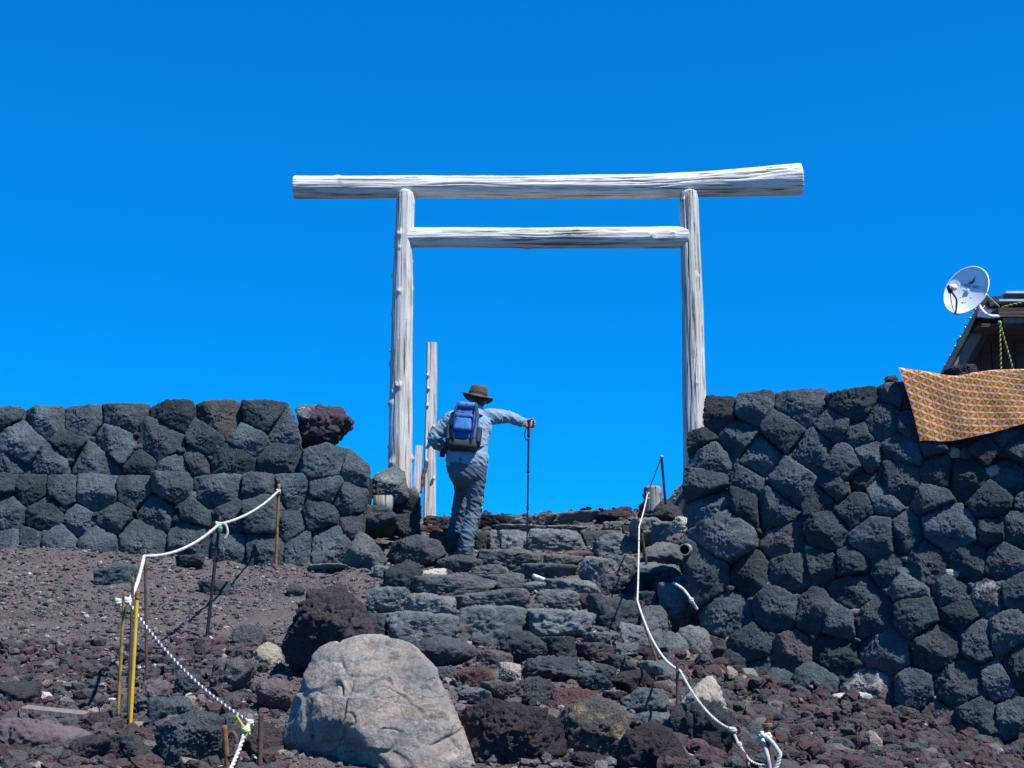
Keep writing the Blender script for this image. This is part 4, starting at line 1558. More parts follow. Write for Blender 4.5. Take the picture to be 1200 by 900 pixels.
pA = stake('stake', (327, 567), (323, 668), 1.7, M['rust'], 'thin rusty brown stake against the left stone wall', 'stake')
pB = stake('stake', (258, 605), (242, 748), 2.0, M['black_iron'], 'leaning black iron pole with rope knotted near its top', 'pole')
pC = stake('stake', (170, 643), (172, 800), 1.7, M['iron'], 'tall thin dark stake right of the yellow stake', 'stake')
pD = stake('stake', (146, 695), (138, 838), 1.9, M['yellow_rust'], 'olive rusted stake leftmost of the grouped stakes', 'stake', capmat=M['rust'])
pE = stake('stake', (156, 676), (150, 842), 1.8, M['iron'], 'brown rusted stake between the olive and yellow stakes', 'stake')
pF = stake('stake', (161, 694), (152, 862), 2.2, M['yellow'], 'bright yellow painted stake at the rope corner on the left', 'stake', capmat=M['rust'])
pG = stake('stake', (306, 836), (304, 912), 3.0, M['iron'], 'short thick rusty stake beside the big pale boulder', 'stake')


def sag(a, b, d, n=16):
    t = np.linspace(0, 1, n)[:, None]
    P = a*(1-t)+b*t
    P[:, 2] -= (4*d*t*(1-t))[:, 0]
    return P


def coil(c, r, rr_, turns=2.2, h=0.03, n=40):
    th = np.linspace(0, turns*2*math.pi, n)
    return np.stack([c[0]+r*np.cos(th), c[1]+r*np.sin(th), c[2]+np.linspace(-h/2, h/2, n)], 1)


def twist(P, r, phase=0.0, pitch=0.042, strands=(0, 1)):
    """strands twisted round the path P"""
    L = np.concatenate([[0], np.cumsum(np.linalg.norm(np.diff(P, axis=0), axis=1))])
    n = max(12, int(L[-1]/(pitch/7)))
    l = np.linspace(0, L[-1], n)
    Q = np.stack([np.interp(l, L, P[:, k]) for k in range(3)], 1)
    tan = np.gradient(Q, axis=0)
    tan /= np.linalg.norm(tan, axis=1)[:, None]
    A = np.cross(tan, np.array([0, 0.3, 1.0]))
    A /= np.linalg.norm(A, axis=1)[:, None]
    B = np.cross(tan, A)
    out = []
    for s in strands:
        ph = 2*math.pi*l/pitch + s*math.pi + phase
        C = Q + r*0.50*(np.cos(ph)[:, None]*A + np.sin(ph)[:, None]*B)
        out.append(tube(C, r*0.62, 7))
    return out


def rope(label, segs, r, name='rope', mats=('rope', 'rope'), knots=(), extra=()):
    P = np.concatenate([s if i == 0 else s[1:] for i, s in enumerate(segs)])
    g0 = P[-1].copy()
    root = empty(name, g0, label, 'rope')
    st = twist(P, r) if mats[0] != mats[1] else twist(P, r*0.92, strands=(0, 2/3, 4/3))
    for k, vt in enumerate(st):
        link('strand', mesh_np('strand', vt[0]-g0, vt[1], M[mats[min(k, 1)]]), root)
    for (c, kr) in knots:
        V, T = join_vt([tube(coil(c, kr*0.62, r, 2.6, r*2.4), r*0.8, 8), tube(coil(c+np.array([kr*0.3, -kr*0.3, -r]), kr*0.45, r, 1.2, r*2), r*0.8, 8)])
        link('knot', mesh_np('knot', V-g0, T, M[mats[0]]), root)
    for e in extra:
        for vt in [tube(e, r*0.85)]:
            link('loose_end', mesh_np('loose_end', vt[0]-g0, vt[1], M[mats[0]]), root)
    return root


tA, tB = pA[0]-np.array([0, 0.02, 0.07]), pB[0]-np.array([0, 0.03, 0.06])
tC, tE, tD, tF = at(169, 652, pC[2]-0.03), at(150, 704, pE[2]-0.04), at(146, 703, pD[2]-0.03), at(160, 711, pF[2]-0.03)
tG = at(293, 846, pG[2]-0.02)
rope('white rope strung between the stakes below the left wall', [sag(tA, tB, 0.05), sag(tB, tC, 0.06), sag(tC, tE, 0.05)], 0.0108,
     knots=[(tA, 0.022), (tB, 0.03), (tE, 0.02), (tE+np.array([-0.05, 0, -0.005]), 0.016)],
     extra=[spline([tB, tB+np.array([0.05, -0.03, 0.0]), tB+np.array([0.07, -0.03, -0.06]), tB+np.array([0.05, -0.03, -0.11])], 14)])
rope('blue and white striped rope running down to the short rusty stake', [sag(tE, tG, 0.06, 30)], 0.0070, mats=('rope', 'rope_blue'), knots=[(tG, 0.016)])
tag_l = at(258, 615, pB[2]-0.06)
o = link('tape', mesh_np('tape', *rock_vt(77, (0.035, 0.04, 0.05), 3, 'round', 0.4), mat=simple_mat('green_tape', (0.03, 0.30, 0.14), 0.6)), None, tag_l - np.array([0, 0, 0.035]))
tag(o, 'scrap of green tape round the black pole under the rope knot', 'tape')
e1, e2 = at(288, 855, pG[2]-0.05), at(264, 912, pG[2]-0.25)
rope('cream rope tail hanging down from the short rusty stake', [sag(tG, e1, 0.0, 6), sag(e1, e2, 0.02, 14)], 0.009, mats=('rope_cream', 'rope'), knots=[(e1, 0.02)])
rope('thin lime cord tied where the striped rope ends', [spline([at(277, 838, pG[2]-0.04), at(283, 848, pG[2]-0.05), at(289, 857, pG[2]-0.07), at(287, 866, pG[2]-0.07)], 14)], 0.005, mats=('rope_lime', 'rope_lime'), knots=[(at(288, 856, pG[2]-0.07), 0.010)])
# rusty shackle hanging by the rope tail
sh0 = at(270, 872, pG[2]-0.1)
th = np.linspace(0, 2*math.pi, 26)
s_ = px(pG[2])
C = np.stack([sh0[0]+7*s_*np.cos(th), sh0[1]+0.01*np.sin(th), sh0[2]+13*s_*np.sin(th)], 1)
V, T = tube(C, 2.4*s_)
o = link('iron_ring', mesh_np('iron_ring', V-sh0, T, M['iron']), None, sh0)
tag(o, 'oval rusty iron ring beside the cream rope tail', 'ring')
sh1 = at(264, 862, pG[2]-0.12)
V, T = tube(np.linspace(at(263, 850, pG[2]-0.12), at(267, 905, pG[2]-0.1), 14), 3.0*s_)
o = link('stake', mesh_np('stake', V-sh1, T, M['rust']), None, sh1)
tag(o, 'short orange rusted stub left of the iron ring', 'stake')

# right side: pegs with eyes, one white rope
q1 = stake('iron_peg', (775, 533), (780, 588), 1.5, M['black_iron'], 'straight black rod behind the stump at the rope\'s upper end', 'peg', Y=13.7)
q2 = stake('iron_peg', (751, 617), (764, 700), 1.4, M['iron'], 'upper leaning iron peg with the rope through its eye', 'peg', 3.2, Y=12.2)
q3 = stake('iron_peg', (747, 708), (784, 812), 1.6, M['iron'], 'middle iron peg leaning steeply across the flank stones', 'peg', 3.4, Y=9.3, dY=0.35)
q4 = stake('iron_peg', (794, 783), (793, 908), 1.8, M['iron'], 'upright iron peg with a round eye at the bottom right', 'peg', 5.0, Y=6.9)
q5 = stake('iron_peg', (858, 857), (862, 925), 2.2, M['iron'], 'short iron peg whose eye holds the rope\'s lower knot', 'peg', 5.5, Y=6.5)
q6 = stake('stake', (899, 848), (905, 925), 4.6, M['iron'], 'thick rusty stake bound with white rope at the bottom right', 'stake', Y=6.4, capmat=M['rust'])
r0, r1, r2, r3, r4, r5 = q1[0]-np.array([0, 0.03, 0.02]), at(759, 578, 13.85), at(749, 617, 12.12), at(747, 704, 9.55), at(797, 786, 6.88), at(858, 855, 6.48)
r6, r7, r8 = at(866, 872, 6.45), at(880, 892, 6.4), at(900, 899, 6.33)
rope('white guide rope descending beside the right of the steps', [sag(r0, r1, 0.0), sag(r1, r2, 0.02), sag(r2, r3, 0.05), sag(r3, r4, 0.09, 24), sag(r4, r5, 0.05, 20), spline([r5, r6, r7, r8], 20)], 0.0070,
     knots=[(r0, 0.018), (r1, 0.09*0.22), (r5, 0.022), (r6, 0.012)])
l1 = spline([at(888, 868, 6.34), at(893, 862, 6.3), at(903, 868, 6.3), at(914, 883, 6.3)], 16)
l2 = spline([at(893, 866, 6.33), at(899, 884, 6.3), at(903, 905, 6.3)], 14)
l3 = spline([at(914, 884, 6.3), at(911, 896, 6.3), at(905, 910, 6.3)], 14)
rope('white rope lashing looped round the thick rusty stake', [l1, l3], 0.011, knots=[(at(897, 862, 6.38), 0.028)], extra=[l2])
rope('scrap of frayed white rope on the flank of the steps', [spline([at(789, 683, 11.0), at(800, 690, 10.85), at(808, 700, 10.8), at(817, 714, 10.85)], 20)], 0.012, knots=[(at(810, 703, 10.78), 0.015)])
st0 = at(645, 682, 12.2)
V, T = tube(np.linspace(at(625, 675, 12.3), at(668, 690, 12.1), 14), np.linspace(0.022, 0.010, 14), 8)
o = link('stick', mesh_np('stick', V-st0, T, M['white_paint']), None, st0)
tag(o, 'pale bleached stick lying across the steps', 'stick')
pp0 = at(802, 644, 10.85)
d0 = np.array([0.10, 0.45, 0.03])
rO, rI = 6.6*px(11.2), 5.4*px(11.2)
Vo, To = frame_loft(np.array([pp0, pp0+d0]), 24, (0, 0, 1), np.array([rO, rO]), False)
Vi, Ti = frame_loft(np.array([pp0, pp0+d0]), 24, (0, 0, 1), np.array([rI, rI]), False)
V, T = join_vt([(Vo, To), (Vi, Ti[:, ::-1])])
m_ = len(Vo)
rim = []
for j in range(24):
    k = (j+1) % 24
    rim += [(j, m_+j, m_+k), (j, m_+k, k)]
T = np.vstack([T, rim])
o = link('drain_pipe', mesh_np('drain_pipe', V-pp0, T, simple_mat('grey_pvc', (0.22, 0.22, 0.22), 0.6), False), None, pp0)
tag(o, 'open end of a grey plastic pipe under the tan topped rock', 'pipe')
pk0 = at(64, 838, 7.0)
V, T = box_vt((0, 0, 0), (74*px(7.0), 0.10, 0.022), Matrix.Rotation(0.10, 3, 'Y') @ Matrix.Rotation(0.12, 3, 'X'))
o = link('plank', mesh_np('plank', V, T, M['barge_wood'], False), None, ray_ground(64, 846)[0]+np.array([0, 0, 0.05]))
tag(o, 'thin dark plank lying on the scree at the lower left', 'plank')

# ------------------------------------------------------------------ patterned blanket over the right wall
def blanket_mat():
    m, nt, b = nodes_mat('petal_pattern_cloth')
    L = nt.links.new
    uv = nd(nt, 'ShaderNodeUVMap')
    sp_ = nd(nt, 'ShaderNodeSeparateXYZ')
    L(uv.outputs['UV'], sp_.inputs[0])

    def mth(op, a, b_=None, clamp=False):
        n = nd(nt, 'ShaderNodeMath', operation=op)
        n.use_clamp = clamp
        for i, x in enumerate((a, b_)):
            if x is None:
                continue
            if isinstance(x, (int, float)):
                n.inputs[i].default_value = x
            else:
                L(x, n.inputs[i])
        return n.outputs[0]
    s, t = sp_.outputs['X'], sp_.outputs['Y']

    def dist_int(x):       # distance to nearest integer
        return mth('ABSOLUTE', mth('SUBTRACT', x, mth('ROUND', x)))

    def petal(along, across, w, pw_=1.15):
        f = mth('ABSOLUTE', mth('SINE', mth('MULTIPLY', along, math.pi)))
        lim = mth('MULTIPLY', mth('POWER', f, pw_), w)
        dlt = mth('SUBTRACT', lim, across)
        return mth('MULTIPLY', dlt, 45.0, True)
    st_ = mth('ADD', s, t)
    pw = petal(s, dist_int(t), 0.19, 1.7)
    pg = petal(t, dist_int(s), 0.15)
    py = petal(s, dist_int(st_), 0.175)

    def mix(fac, a, col):
        n = nd(nt, 'ShaderNodeMixRGB')
        L(fac, n.inputs['Fac'])
        if isinstance(a, tuple):
            n.inputs['Color1'].default_value = (*a, 1)
        else:
            L(a, n.inputs['Color1'])
        n.inputs['Color2'].default_value = (*col, 1)
        return n.outputs['Color']
    c = mix(py, (0.42, 0.055, 0.016), (0.64, 0.30, 0.012))
    c = mix(pg, c, (0.25, 0.31, 0.05))
    c = mix(pw, c, (0.56, 0.47, 0.45))
    ds, dt = dist_int(s), dist_int(t)
    rr_ = mth('ADD', mth('POWER', ds, 2.0), mth('POWER', dt, 2.0))
    star = mth('LESS_THAN', rr_, 0.007)
    c = mix(star, c, (0.60, 0.57, 0.52))
    tc = nd(nt, 'ShaderNodeTexCoord')
    n = nd(nt, 'ShaderNodeTexNoise')
    n.inputs['Scale'].default_value = 6
    L(tc.outputs['Object'], n.inputs['Vector'])
    r = ramp(nt, [(0.3, (0.86, 0.86, 0.86)), (0.7, (1.05, 1.05, 1.05))])
    L(n.outputs['Fac'], r.inputs['Fac'])
    mu = nd(nt, 'ShaderNodeMixRGB', blend_type='MULTIPLY')
    mu.inputs['Fac'].default_value = 1
    L(c, mu.inputs['Color1'])
    L(r.outputs['Color'], mu.inputs['Color2'])
    L(mu.outputs['Color'], b.inputs['Base Color'])
    b.inputs['Roughness'].default_value = 0.9
    n2 = nd(nt, 'ShaderNodeTexNoise')
    n2.inputs['Scale'].default_value = 500
    L(tc.outputs['Object'], n2.inputs['Vector'])
    bp = nd(nt, 'ShaderNodeBump')
    bp.inputs['Distance'].default_value = 0.002
    L(n2.outputs['Fac'], bp.inputs['Height'])
    L(bp.outputs['Normal'], b.inputs['Normal'])
    return m


def build_blanket():
    n = RW[1]
    top = np.array([(1053, 430), (1085, 435), (1118, 440), (1142, 436), (1165, 433), (1200, 432), (1300, 430)], float)
    bot = np.array([(1078, 517), (1106, 517.5), (1132, 514.5), (1168, 506), (1202, 497), (1238, 488), (1312, 472)], float)
    ns, nt_ = 150, 60
    S = np.linspace(0, 1, ns)
    tp = spline(top, ns)
    bt = spline(bot, ns)
    rows = []
    uvs = []
    back = 14
    plo = (RW[0]+n*0.10, n)
    for j in range(-back, nt_+1):
        row = []
        for i in range(ns):
            t = max(j, 0)/nt_
            u, v = tp[i]*(1-t)+bt[i]*t
            u += 5*math.sin(t*3.0)*(1-S[i])*0.4
            p = on_plane(u, v, plo)
            if j <= 4:                                  # roll over the top edge
                k = (4-j)/4
                p = p - n*min(0.02*k*k, 0.09) - np.array([0, 0, 1])*0.0
            if j < 0:
                p = p - n*(0.028*(-j)) - np.array([0, 0, 0.004*(-j)])
            row.append(p)
            uvs.append((u, v, j))
        rows.append(row)
    V = np.array(rows).reshape(-1, 3)
    q = V.copy()
    w = np.tile(S, back+nt_+1)
    jj = np.repeat(np.arange(-back, nt_+1), ns)
    d = 0.006*np.sin(w*22+0.6*np.sin(jj*0.05))*sstep(0, 40, jj) + 0.016*noise(q*3.1) + 0.006*noise(q*9)
    V = V + n*np.abs(d+0.015)[:, None]
    nr = back+nt_+1
    I, J = np.meshgrid(np.arange(ns-1), np.arange(nr-1))
    a = (J*ns+I).ravel()
    Q = np.stack([a, a+ns, a+ns+1, a+1], 1)
    me = mesh_np('cover', V, Q, blanket_mat())
    # pattern coordinates in lattice units
    Wd = np.linalg.norm(np.array(rows[back][-1])-np.array(rows[back][0]))
    Hd = np.linalg.norm(np.array(rows[-1][0])-np.array(rows[back][0]))
    X = w*Wd
    Yd = jj/nt_*Hd
    t_ = (Yd - 0.30*X)/0.072
    s_ = (X + 0.02*Yd)/0.082
    uvl = me.uv_layers.new(name='UVMap')
    idx = Q.ravel()
    uvl.data.foreach_set('uv', np.stack([s_[idx], t_[idx]], 1).astype(np.float32).ravel())
    root = empty('blanket', on_plane(1180, 500, RW), 'red, yellow and green petal patterned blanket draped over the right wall', 'blanket')
    b0 = np.array(root.location)
    me.transform(Matrix.Translation(Vector([-float(c) for c in b0])))
    link('cover', me, root)
    Vb = V - n*0.012 - b0
    Vc = V - n*0.035 - b0
    m = len(V)
    Vall = np.vstack([Vb, Vc])
    edge = []
    def strip(ids):
        for k in range(len(ids)-1):
            edge.append((ids[k], ids[k+1], ids[k+1]+m, ids[k]+m))
    strip(list(range(ns)))
    strip([(nr-1)*ns+i for i in range(ns)])
    strip([j*ns for j in range(nr)])
    strip([j*ns+ns-1 for j in range(nr)])
    Qb = np.vstack([Q, Q[:, ::-1]+m, np.array(edge)])
    link('backing', mesh_np('backing', Vall, Qb, simple_mat('dark_maroon_backing', (0.045, 0.014, 0.016), 0.9)), root)


build_blanket()

# ------------------------------------------------------------------ hut behind the wall
HY = 12.3
A, B = at(1103, 440, HY), at(1152, 349, HY)
hut = empty('mountain_hut', at(1200, 440, HY+0.5), 'dark timber mountain hut roof and gable above the right wall', 'hut')
H0 = np.array(hut.location)
M['roof_metal'] = simple_mat('dark_roof_sheet', (0.045, 0.055, 0.065), 0.45, 0.5, 0.25, 6)
M['blue_metal'] = simple_mat('bare_metal_sheet', (0.42, 0.47, 0.52), 0.22, 0.9, 0.1, 6)
M['light_metal'] = simple_mat('galvanised_strip', (0.55, 0.57, 0.58), 0.45, 0.4, 0.12, 15)


def hutpart(name, vt, mat, parent=hut, smooth=False):
    V, T = vt
    return link(name, mesh_np(name, V-H0, T, mat, smooth), parent)


def slab(a, b, thick, y0, y1, down=True):
    """board whose upper edge runs a->b, extruded from depth y0 to y1"""
    d = b-a
    d = d/np.linalg.norm(d)
    nn = np.array([-d[2], 0, d[0]])
    if nn[2] < 0:
        nn = -nn
    q = [a, b, b-nn*thick, a-nn*thick]
    V = np.array([[p[0], y0, p[2]] for p in q]+[[p[0]+0.62*(y1-y0), y1, p[2]] for p in q])
    T = []
    for f in ((0, 1, 2, 3), (7, 6, 5, 4), (4, 5, 1, 0), (3, 2, 6, 7), (0, 3, 7, 4), (1, 5, 6, 2)):
        T += [(f[0], f[1], f[2]), (f[0], f[2], f[3])]
    return V, np.array(T)


roof = hutpart('roof', slab(A+np.array([-0.03, 0, 0]), B+np.array([0.0, 0, 0.03]), 0.05, HY-0.05, HY+3.0), M['roof_metal'])
ab = (B-A)/np.linalg.norm(B-A)
nn = np.array([-ab[2], 0, ab[0]])
hutpart('verge_board', slab(A-nn*(0.055), B-nn*0.055, 0.085, HY, HY+0.05), M['barge_wood'])
hutpart('verge_board', slab(A-nn*0.143, B-nn*0.143, 0.05, HY+0.03, HY+0.07), M['dark_wood'])
for k in range(7):
    p = A+(B-A)*(0.12+0.12*k)+nn*0.012
    Vk, Tk = rock_vt(70+k, (0.03, 0.04, 0.03), 2, 'round', 0.2)
    link('roof_bolt', mesh_np('roof_bolt', Vk+p-H0, Tk, M['light_metal']), roof)
# gable planks under the verge
nb = 14
x0, x1 = A[0]+0.16, A[0]+1.7
for k in range(nb):
    xa, xb = x0+(x1-x0)*k/nb, x0+(x1-x0)*(k+1)/nb-0.008
    zt = min(A[2]+(xa-A[0])*ab[2]/ab[0]-0.22, B[2]-0.16)
    zb = 1.6
    if zt < zb+0.05:
        continue
    hutpart('wall_plank', box_vt(((xa+xb)/2, HY+0.35+0.006*(k % 2), (zt+zb)/2), (xb-xa, 0.03, zt-zb)), M['dark_wood'])
# soffit and ridge boards running right
xr = at(1330, 350, HY)[0]


def bar(name, u0, v0, v1, Y, dep, mat, parent=hut, u1=None):
    p, q = at(u0, v0, Y), at(u0, v1, Y)
    x1_ = xr if u1 is None else at(u1, v0, Y)[0]
    return hutpart(name, box_vt(((p[0]+x1_)/2, Y+dep/2, (p[2]+q[2])/2), (x1_-p[0], dep, abs(p[2]-q[2]))), mat, parent)


rr0 = bar('ridge_board', 1152, 347, 353, HY-0.02, 0.3, M['roof_metal'])
bar('ridge_board', 1160, 354, 359, HY-0.10, 0.35, M['dark_wood'])
bar('flashing_strip', 1179, 341, 343.5, HY-0.04, 0.25, M['light_metal'], rr0)
bar('ridge_board', 1179, 344, 347, HY-0.03, 0.6, M['roof_metal'])
bar('flashing_strip', 1171, 350.5, 352.8, HY-0.22, 0.15, M['light_metal'], rr0)
bar('eave_box', 1170, 360.5, 371, HY-0.34, 0.5, M['dark_wood'])
fb = bar('fascia_board', 1176, 371.6, 378.5, HY-0.30, 0.06, M['barge_wood'])
bar('soffit', 1150, 379.2, 383, HY-0.28, 0.7, M['dark_wood'])
p, q = at(1148, 361, HY-0.1), at(1169, 375, HY-0.1)
bs = np.array([at(1148, 357, HY+0.02), at(1169.5, 361, HY-0.12), at(1169.5, 374, HY-0.26), at(1145, 371, HY-0.12)])
V = np.vstack([bs, bs+np.array([0, 0.03, -0.01])])
T = []
for f in ((0, 3, 2, 1), (4, 5, 6, 7), (0, 1, 5, 4), (1, 2, 6, 5), (2, 3, 7, 6), (3, 0, 4, 7)):
    T += [(f[0], f[1], f[2]), (f[0], f[2], f[3])]
hutpart('metal_sheet', (V, np.array(T)), M['blue_metal'])
RY = HY-0.42
rope('lime and black cord hanging straight down from the hut eave', [sag(at(1171.5, 376, RY), at(1173, 436, RY), 0, 12)], 0.0085, mats=('rope_lime', 'black_iron'), knots=[(at(1171.5, 378, RY), 0.012)])
rope('lime and black cord slanting right from the hut eave', [sag(at(1172, 380, RY), at(1188, 436, RY), 0, 12)], 0.0085, mats=('rope_lime', 'black_iron'))
rope('lime and black cord lying along the hut roof edge', [sag(at(1174, 360, RY), at(1215, 350, RY), 0, 12)], 0.009, mats=('rope_lime', 'black_iron'))


# ------------------------------------------------------------------ satellite dish
def build_dish():
    Yd = 11.8
    c = at(1133.5, 341.5, Yd)
    sc_ = px(Yd)
    view = -c/np.linalg.norm(c)
    td = np.array([-0.66, 0, 0.75])
    td -= view*np.dot(td, view)
    td /= np.linalg.norm(td)
    ang = math.radians(38)
    zl = view*math.cos(ang)+td*math.sin(ang)
    yl = np.array([0.50, 0, 1.0])
    yl -= zl*np.dot(yl, zl)
    yl /= np.linalg.norm(yl)
    xl = np.cross(yl, zl)
    R = np.stack([xl, yl, zl], 1)
    root = empty('satellite_dish', c, 'round white satellite dish mounted at the corner of the hut roof', 'satellite dish')
    ra, rb = 27.5*sc_, 31.5*sc_
    dep = 0.042

    def surf(x, y, off=0.0):
        k = (x/ra)**2+(y/rb)**2
        return np.stack([x, y, dep*(k-0.45)+off], -1)
    white = simple_mat('dish_paint', (0.78, 0.78, 0.78), 0.35, 0.0, 0.04, 8)
    V, T = [], []
    nr, nth = 20, 64
    for sgn, off in ((1, 0.0), (-1, -0.006)):
        base = len(V)
        for i in range(nr+1):
            for j in range(nth):
                k = i/nr
                th = j*2*math.pi/nth
                V.append(surf(np.array(ra*k*math.cos(th)), np.array(rb*k*math.sin(th)), off))
        for i in range(nr):
            for j in range(nth):
                a, b_ = base+i*nth+j, base+i*nth+(j+1) % nth
                f = (a, a+nth, b_+nth, b_)
                T.append(f if sgn > 0 else f[::-1])
    refl = link('reflector', mesh_np('reflector', np.array(V) @ R.T, np.array(T), white), root)
    th = np.linspace(0, 2*math.pi, 80)
    P = surf(ra*np.cos(th), rb*np.sin(th)) @ R.T
    V, T = tube(P, 0.0065, 8)
    link('rim', mesh_np('rim', V, T, white), refl)
    red = simple_mat('logo_red', (0.42, 0.03, 0.05), 0.4, 0, 0.05)
    navy = simple_mat('logo_navy', (0.03, 0.035, 0.07), 0.4, 0, 0.05)

    def decal(name, poly, mat):
        bm = bmesh.new()
        pts_ = [surf(np.array(x), np.array(y), 0.0022) @ R.T for (x, y) in poly]
        bm.faces.new([bm.verts.new(p) for p in pts_])
        bmesh.ops.recalc_face_normals(bm, faces=bm.faces[:])
        link(name, bm_mesh(name, bm, mat, False), refl)
    decal('emblem', [(-0.042, 0.078), (0.000, 0.112), (0.016, 0.164), (0.004, 0.108), (-0.016, 0.082)], navy)
    decal('emblem', [(-0.014, 0.080), (0.007, 0.108), (0.020, 0.158), (0.024, 0.108), (0.010, 0.080)], red)
    decal('emblem', [(-0.022, -0.118), (-0.010, -0.100), (-0.006, -0.108), (0.006, -0.098), (0.008, -0.108), (-0.002, -0.114), (-0.010, -0.111)], red)
    decal('emblem', [(0.012, -0.108), (0.022, -0.098), (0.024, -0.103), (0.016, -0.111)], red)
    cu = bpy.data.curves.new('lettering', 'FONT')
    cu.body = 'SUPER BIRD'
    cu.size = 0.037
    cu.align_x = 'CENTER'
    to = bpy.data.objects.new('tmp', cu)
    COL.objects.link(to)
    dg = bpy.context.evaluated_depsgraph_get()
    me = bpy.data.meshes.new_from_object(to.evaluated_get(dg))
    bpy.data.objects.remove(to)
    Vt = np.array([v.co[:] for v in me.vertices])
    Vt = surf(Vt[:, 0], Vt[:, 1]+0.046, 0.0022) @ R.T
    me.vertices.foreach_set('co', Vt.astype(np.float32).ravel())
    me.materials.clear()
    me.materials.append(navy)
    me.update()
    link('lettering', me, refl)
    for (x, y) in ((-0.05, 0.02), (0.05, 0.035), (-0.05, -0.06), (0.05, -0.045)):
        Vk, Tk = rock_vt(55, (0.012, 0.012, 0.006), 2, 'round', 0.1)
        link('bolt', mesh_np('bolt', (Vk+surf(np.array(x), np.array(y), 0.002)) @ R.T, Tk, M['light_metal']), refl)
    # feed arm and receiver head
    dark = simple_mat('dark_plastic', (0.03, 0.035, 0.045), 0.45, 0, 0.2)
    foot = surf(np.array(0.0), np.array(-rb), 0.0)
    head = at(1113, 339, Yd-0.25) - c
    ft = foot @ R.T
    mid = at(1121, 352, Yd-0.15) - c
    V, T = tube(spline([ft + zl*-0.02, ft+zl*0.01, mid, head+np.array([0.02, 0, -0.03])], 24), 0.0085, 8)
    link('feed_arm', mesh_np('feed_arm', V, T, dark), root)
    cab = spline([head+np.array([0.0, 0, -0.03]), at(1115.5, 357, Yd-0.24)-c, at(1119, 368, Yd-0.15)-c, ft], 20)
    V, T = tube(cab, 0.004, 6)
    link('cable', mesh_np('cable', V, T, dark), root)
    hd = empty('receiver_head', (0, 0, 0))
    hd.parent = root
    link('housing', bev_box('housing', head, (0.032, 0.05, 0.075), dark, 0.008, 2, Matrix.Rotation(-0.3, 3, 'Y')), hd)
    V, T = frame_loft(np.linspace(head+np.array([0.005, 0, 0.02]), head+np.array([0.055, 0.04, 0.025]), 4), 16, (0, 0, 1), np.array([0.024, 0.024, 0.03, 0.03]))
    link('feed_horn', mesh_np('feed_horn', V, T, white), hd)
    # mounting arm to the hut
    m1 = spline([-zl*0.05, at(1146, 356, Yd+0.12)-c, at(1152, 365, Yd+0.1)-c, at(1160, 370, Yd+0.06)-c, at(1171, 370.5, Yd+0.12)-c], 24)
    V, T = tube(m1, 0.014, 10)
    link('mount_arm', mesh_np('mount_arm', V, T, white), root)
    V, T = tube(np.linspace(surf(np.array(ra*0.93), np.array(0.0), -0.01) @ R.T, at(1171, 359.5, Yd+0.12)-c, 6), 0.006, 8)
    link('stay_rod', mesh_np('stay_rod', V, T, M['light_metal']), root)
    link('bracket', bev_box('bracket', -zl*0.055, (0.09, 0.06, 0.09), M['light_metal'], 0.006), root)


build_dish()

# ------------------------------------------------------------------ hiker
def remesh(parts, voxel, iters, folds=None):
    V, T = join_vt(parts)
    me = mesh_np('tmp', V, T)
    o = link('tmp', me)
    md = o.modifiers.new('r', 'REMESH')
    md.mode = 'VOXEL'
    md.voxel_size = voxel
    if iters:
        sm = o.modifiers.new('s', 'SMOOTH')
        sm.factor = 0.5
        sm.iterations = iters
    dg = bpy.context.evaluated_depsgraph_get()
    out = bpy.data.meshes.new_from_object(o.evaluated_get(dg))
    bpy.data.objects.remove(o)
    n = len(out.vertices)
    co = np.empty(n*3, np.float32)
    out.vertices.foreach_get('co', co)
    co = co.reshape(-1, 3).astype(float)
    if folds is not None:
        nr = np.empty(n*3, np.float32)
        out.vertices.foreach_get('normal', nr)
        co = co + nr.reshape(-1, 3)*folds(co)[:, None]
        out.vertices.foreach_set('co', co.astype(np.float32).ravel())
    out.polygons.foreach_set('use_smooth', np.full(len(out.polygons), True, bool))
    out.update()
    return out


def chain(rows, n=20, seg=None, ref=(0, 1, 0)):
    """rows of (x,y,z,rx[,ry]) -> lofted limb with rounded ends"""
    R = np.array([r if len(r) == 5 else (*r, r[3]) for r in rows], float)
    P = spline(R, seg or max(8, len(rows)*6))
    P[:, 3:] = np.maximum(P[:, 3:], 0.002)
    t0 = P[0, :3]-P[1, :3]
    t0 /= np.linalg.norm(t0)+1e-9
    t1 = P[-1, :3]-P[-2, :3]
    t1 /= np.linalg.norm(t1)+1e-9
    head, tail = [], []
    for a in (80, 60, 40, 20):
        k, s = math.cos(math.radians(a)), math.sin(math.radians(a))
        head.append([*(P[0, :3]+t0*s*min(P[0, 3:])), P[0, 3]*k, P[0, 4]*k])
        tail.insert(0, [*(P[-1, :3]+t1*s*min(P[-1, 3:])), P[-1, 3]*k, P[-1, 4]*k])
    P = np.vstack([head, P, tail])
    return frame_loft(P[:, :3], n, ref, P[:, 3:], True)


def ell(c, r, sub=3):
    D, T = ico(sub)
    return D*np.array(r)+np.array(c), T


PY = 13.6
PK = 1.045
foot = at(545, 651, PY)
person = None
PS = {'hipR': (0.105, 0.06, 0.86), 'hipL': (-0.085, 0.08, 0.87), 'kneeR': (0.085, 0.10, 0.44), 'ankR': (0.0, 0.0, 0.09),
      'kneeL': (-0.045, 0.42, 0.66), 'ankL': (-0.105, 0.50, 0.27)}
shR, elR, haR = np.array((0.255, 0.20, 1.365)), np.array((0.42, 0.33, 1.38)), np.array((0.562, 0.30, 1.315))
shL, elL, haL = np.array((-0.145, 0.16, 1.335)), np.array((-0.315, 0.17, 1.125)), np.array((-0.165, 0.34, 1.03))

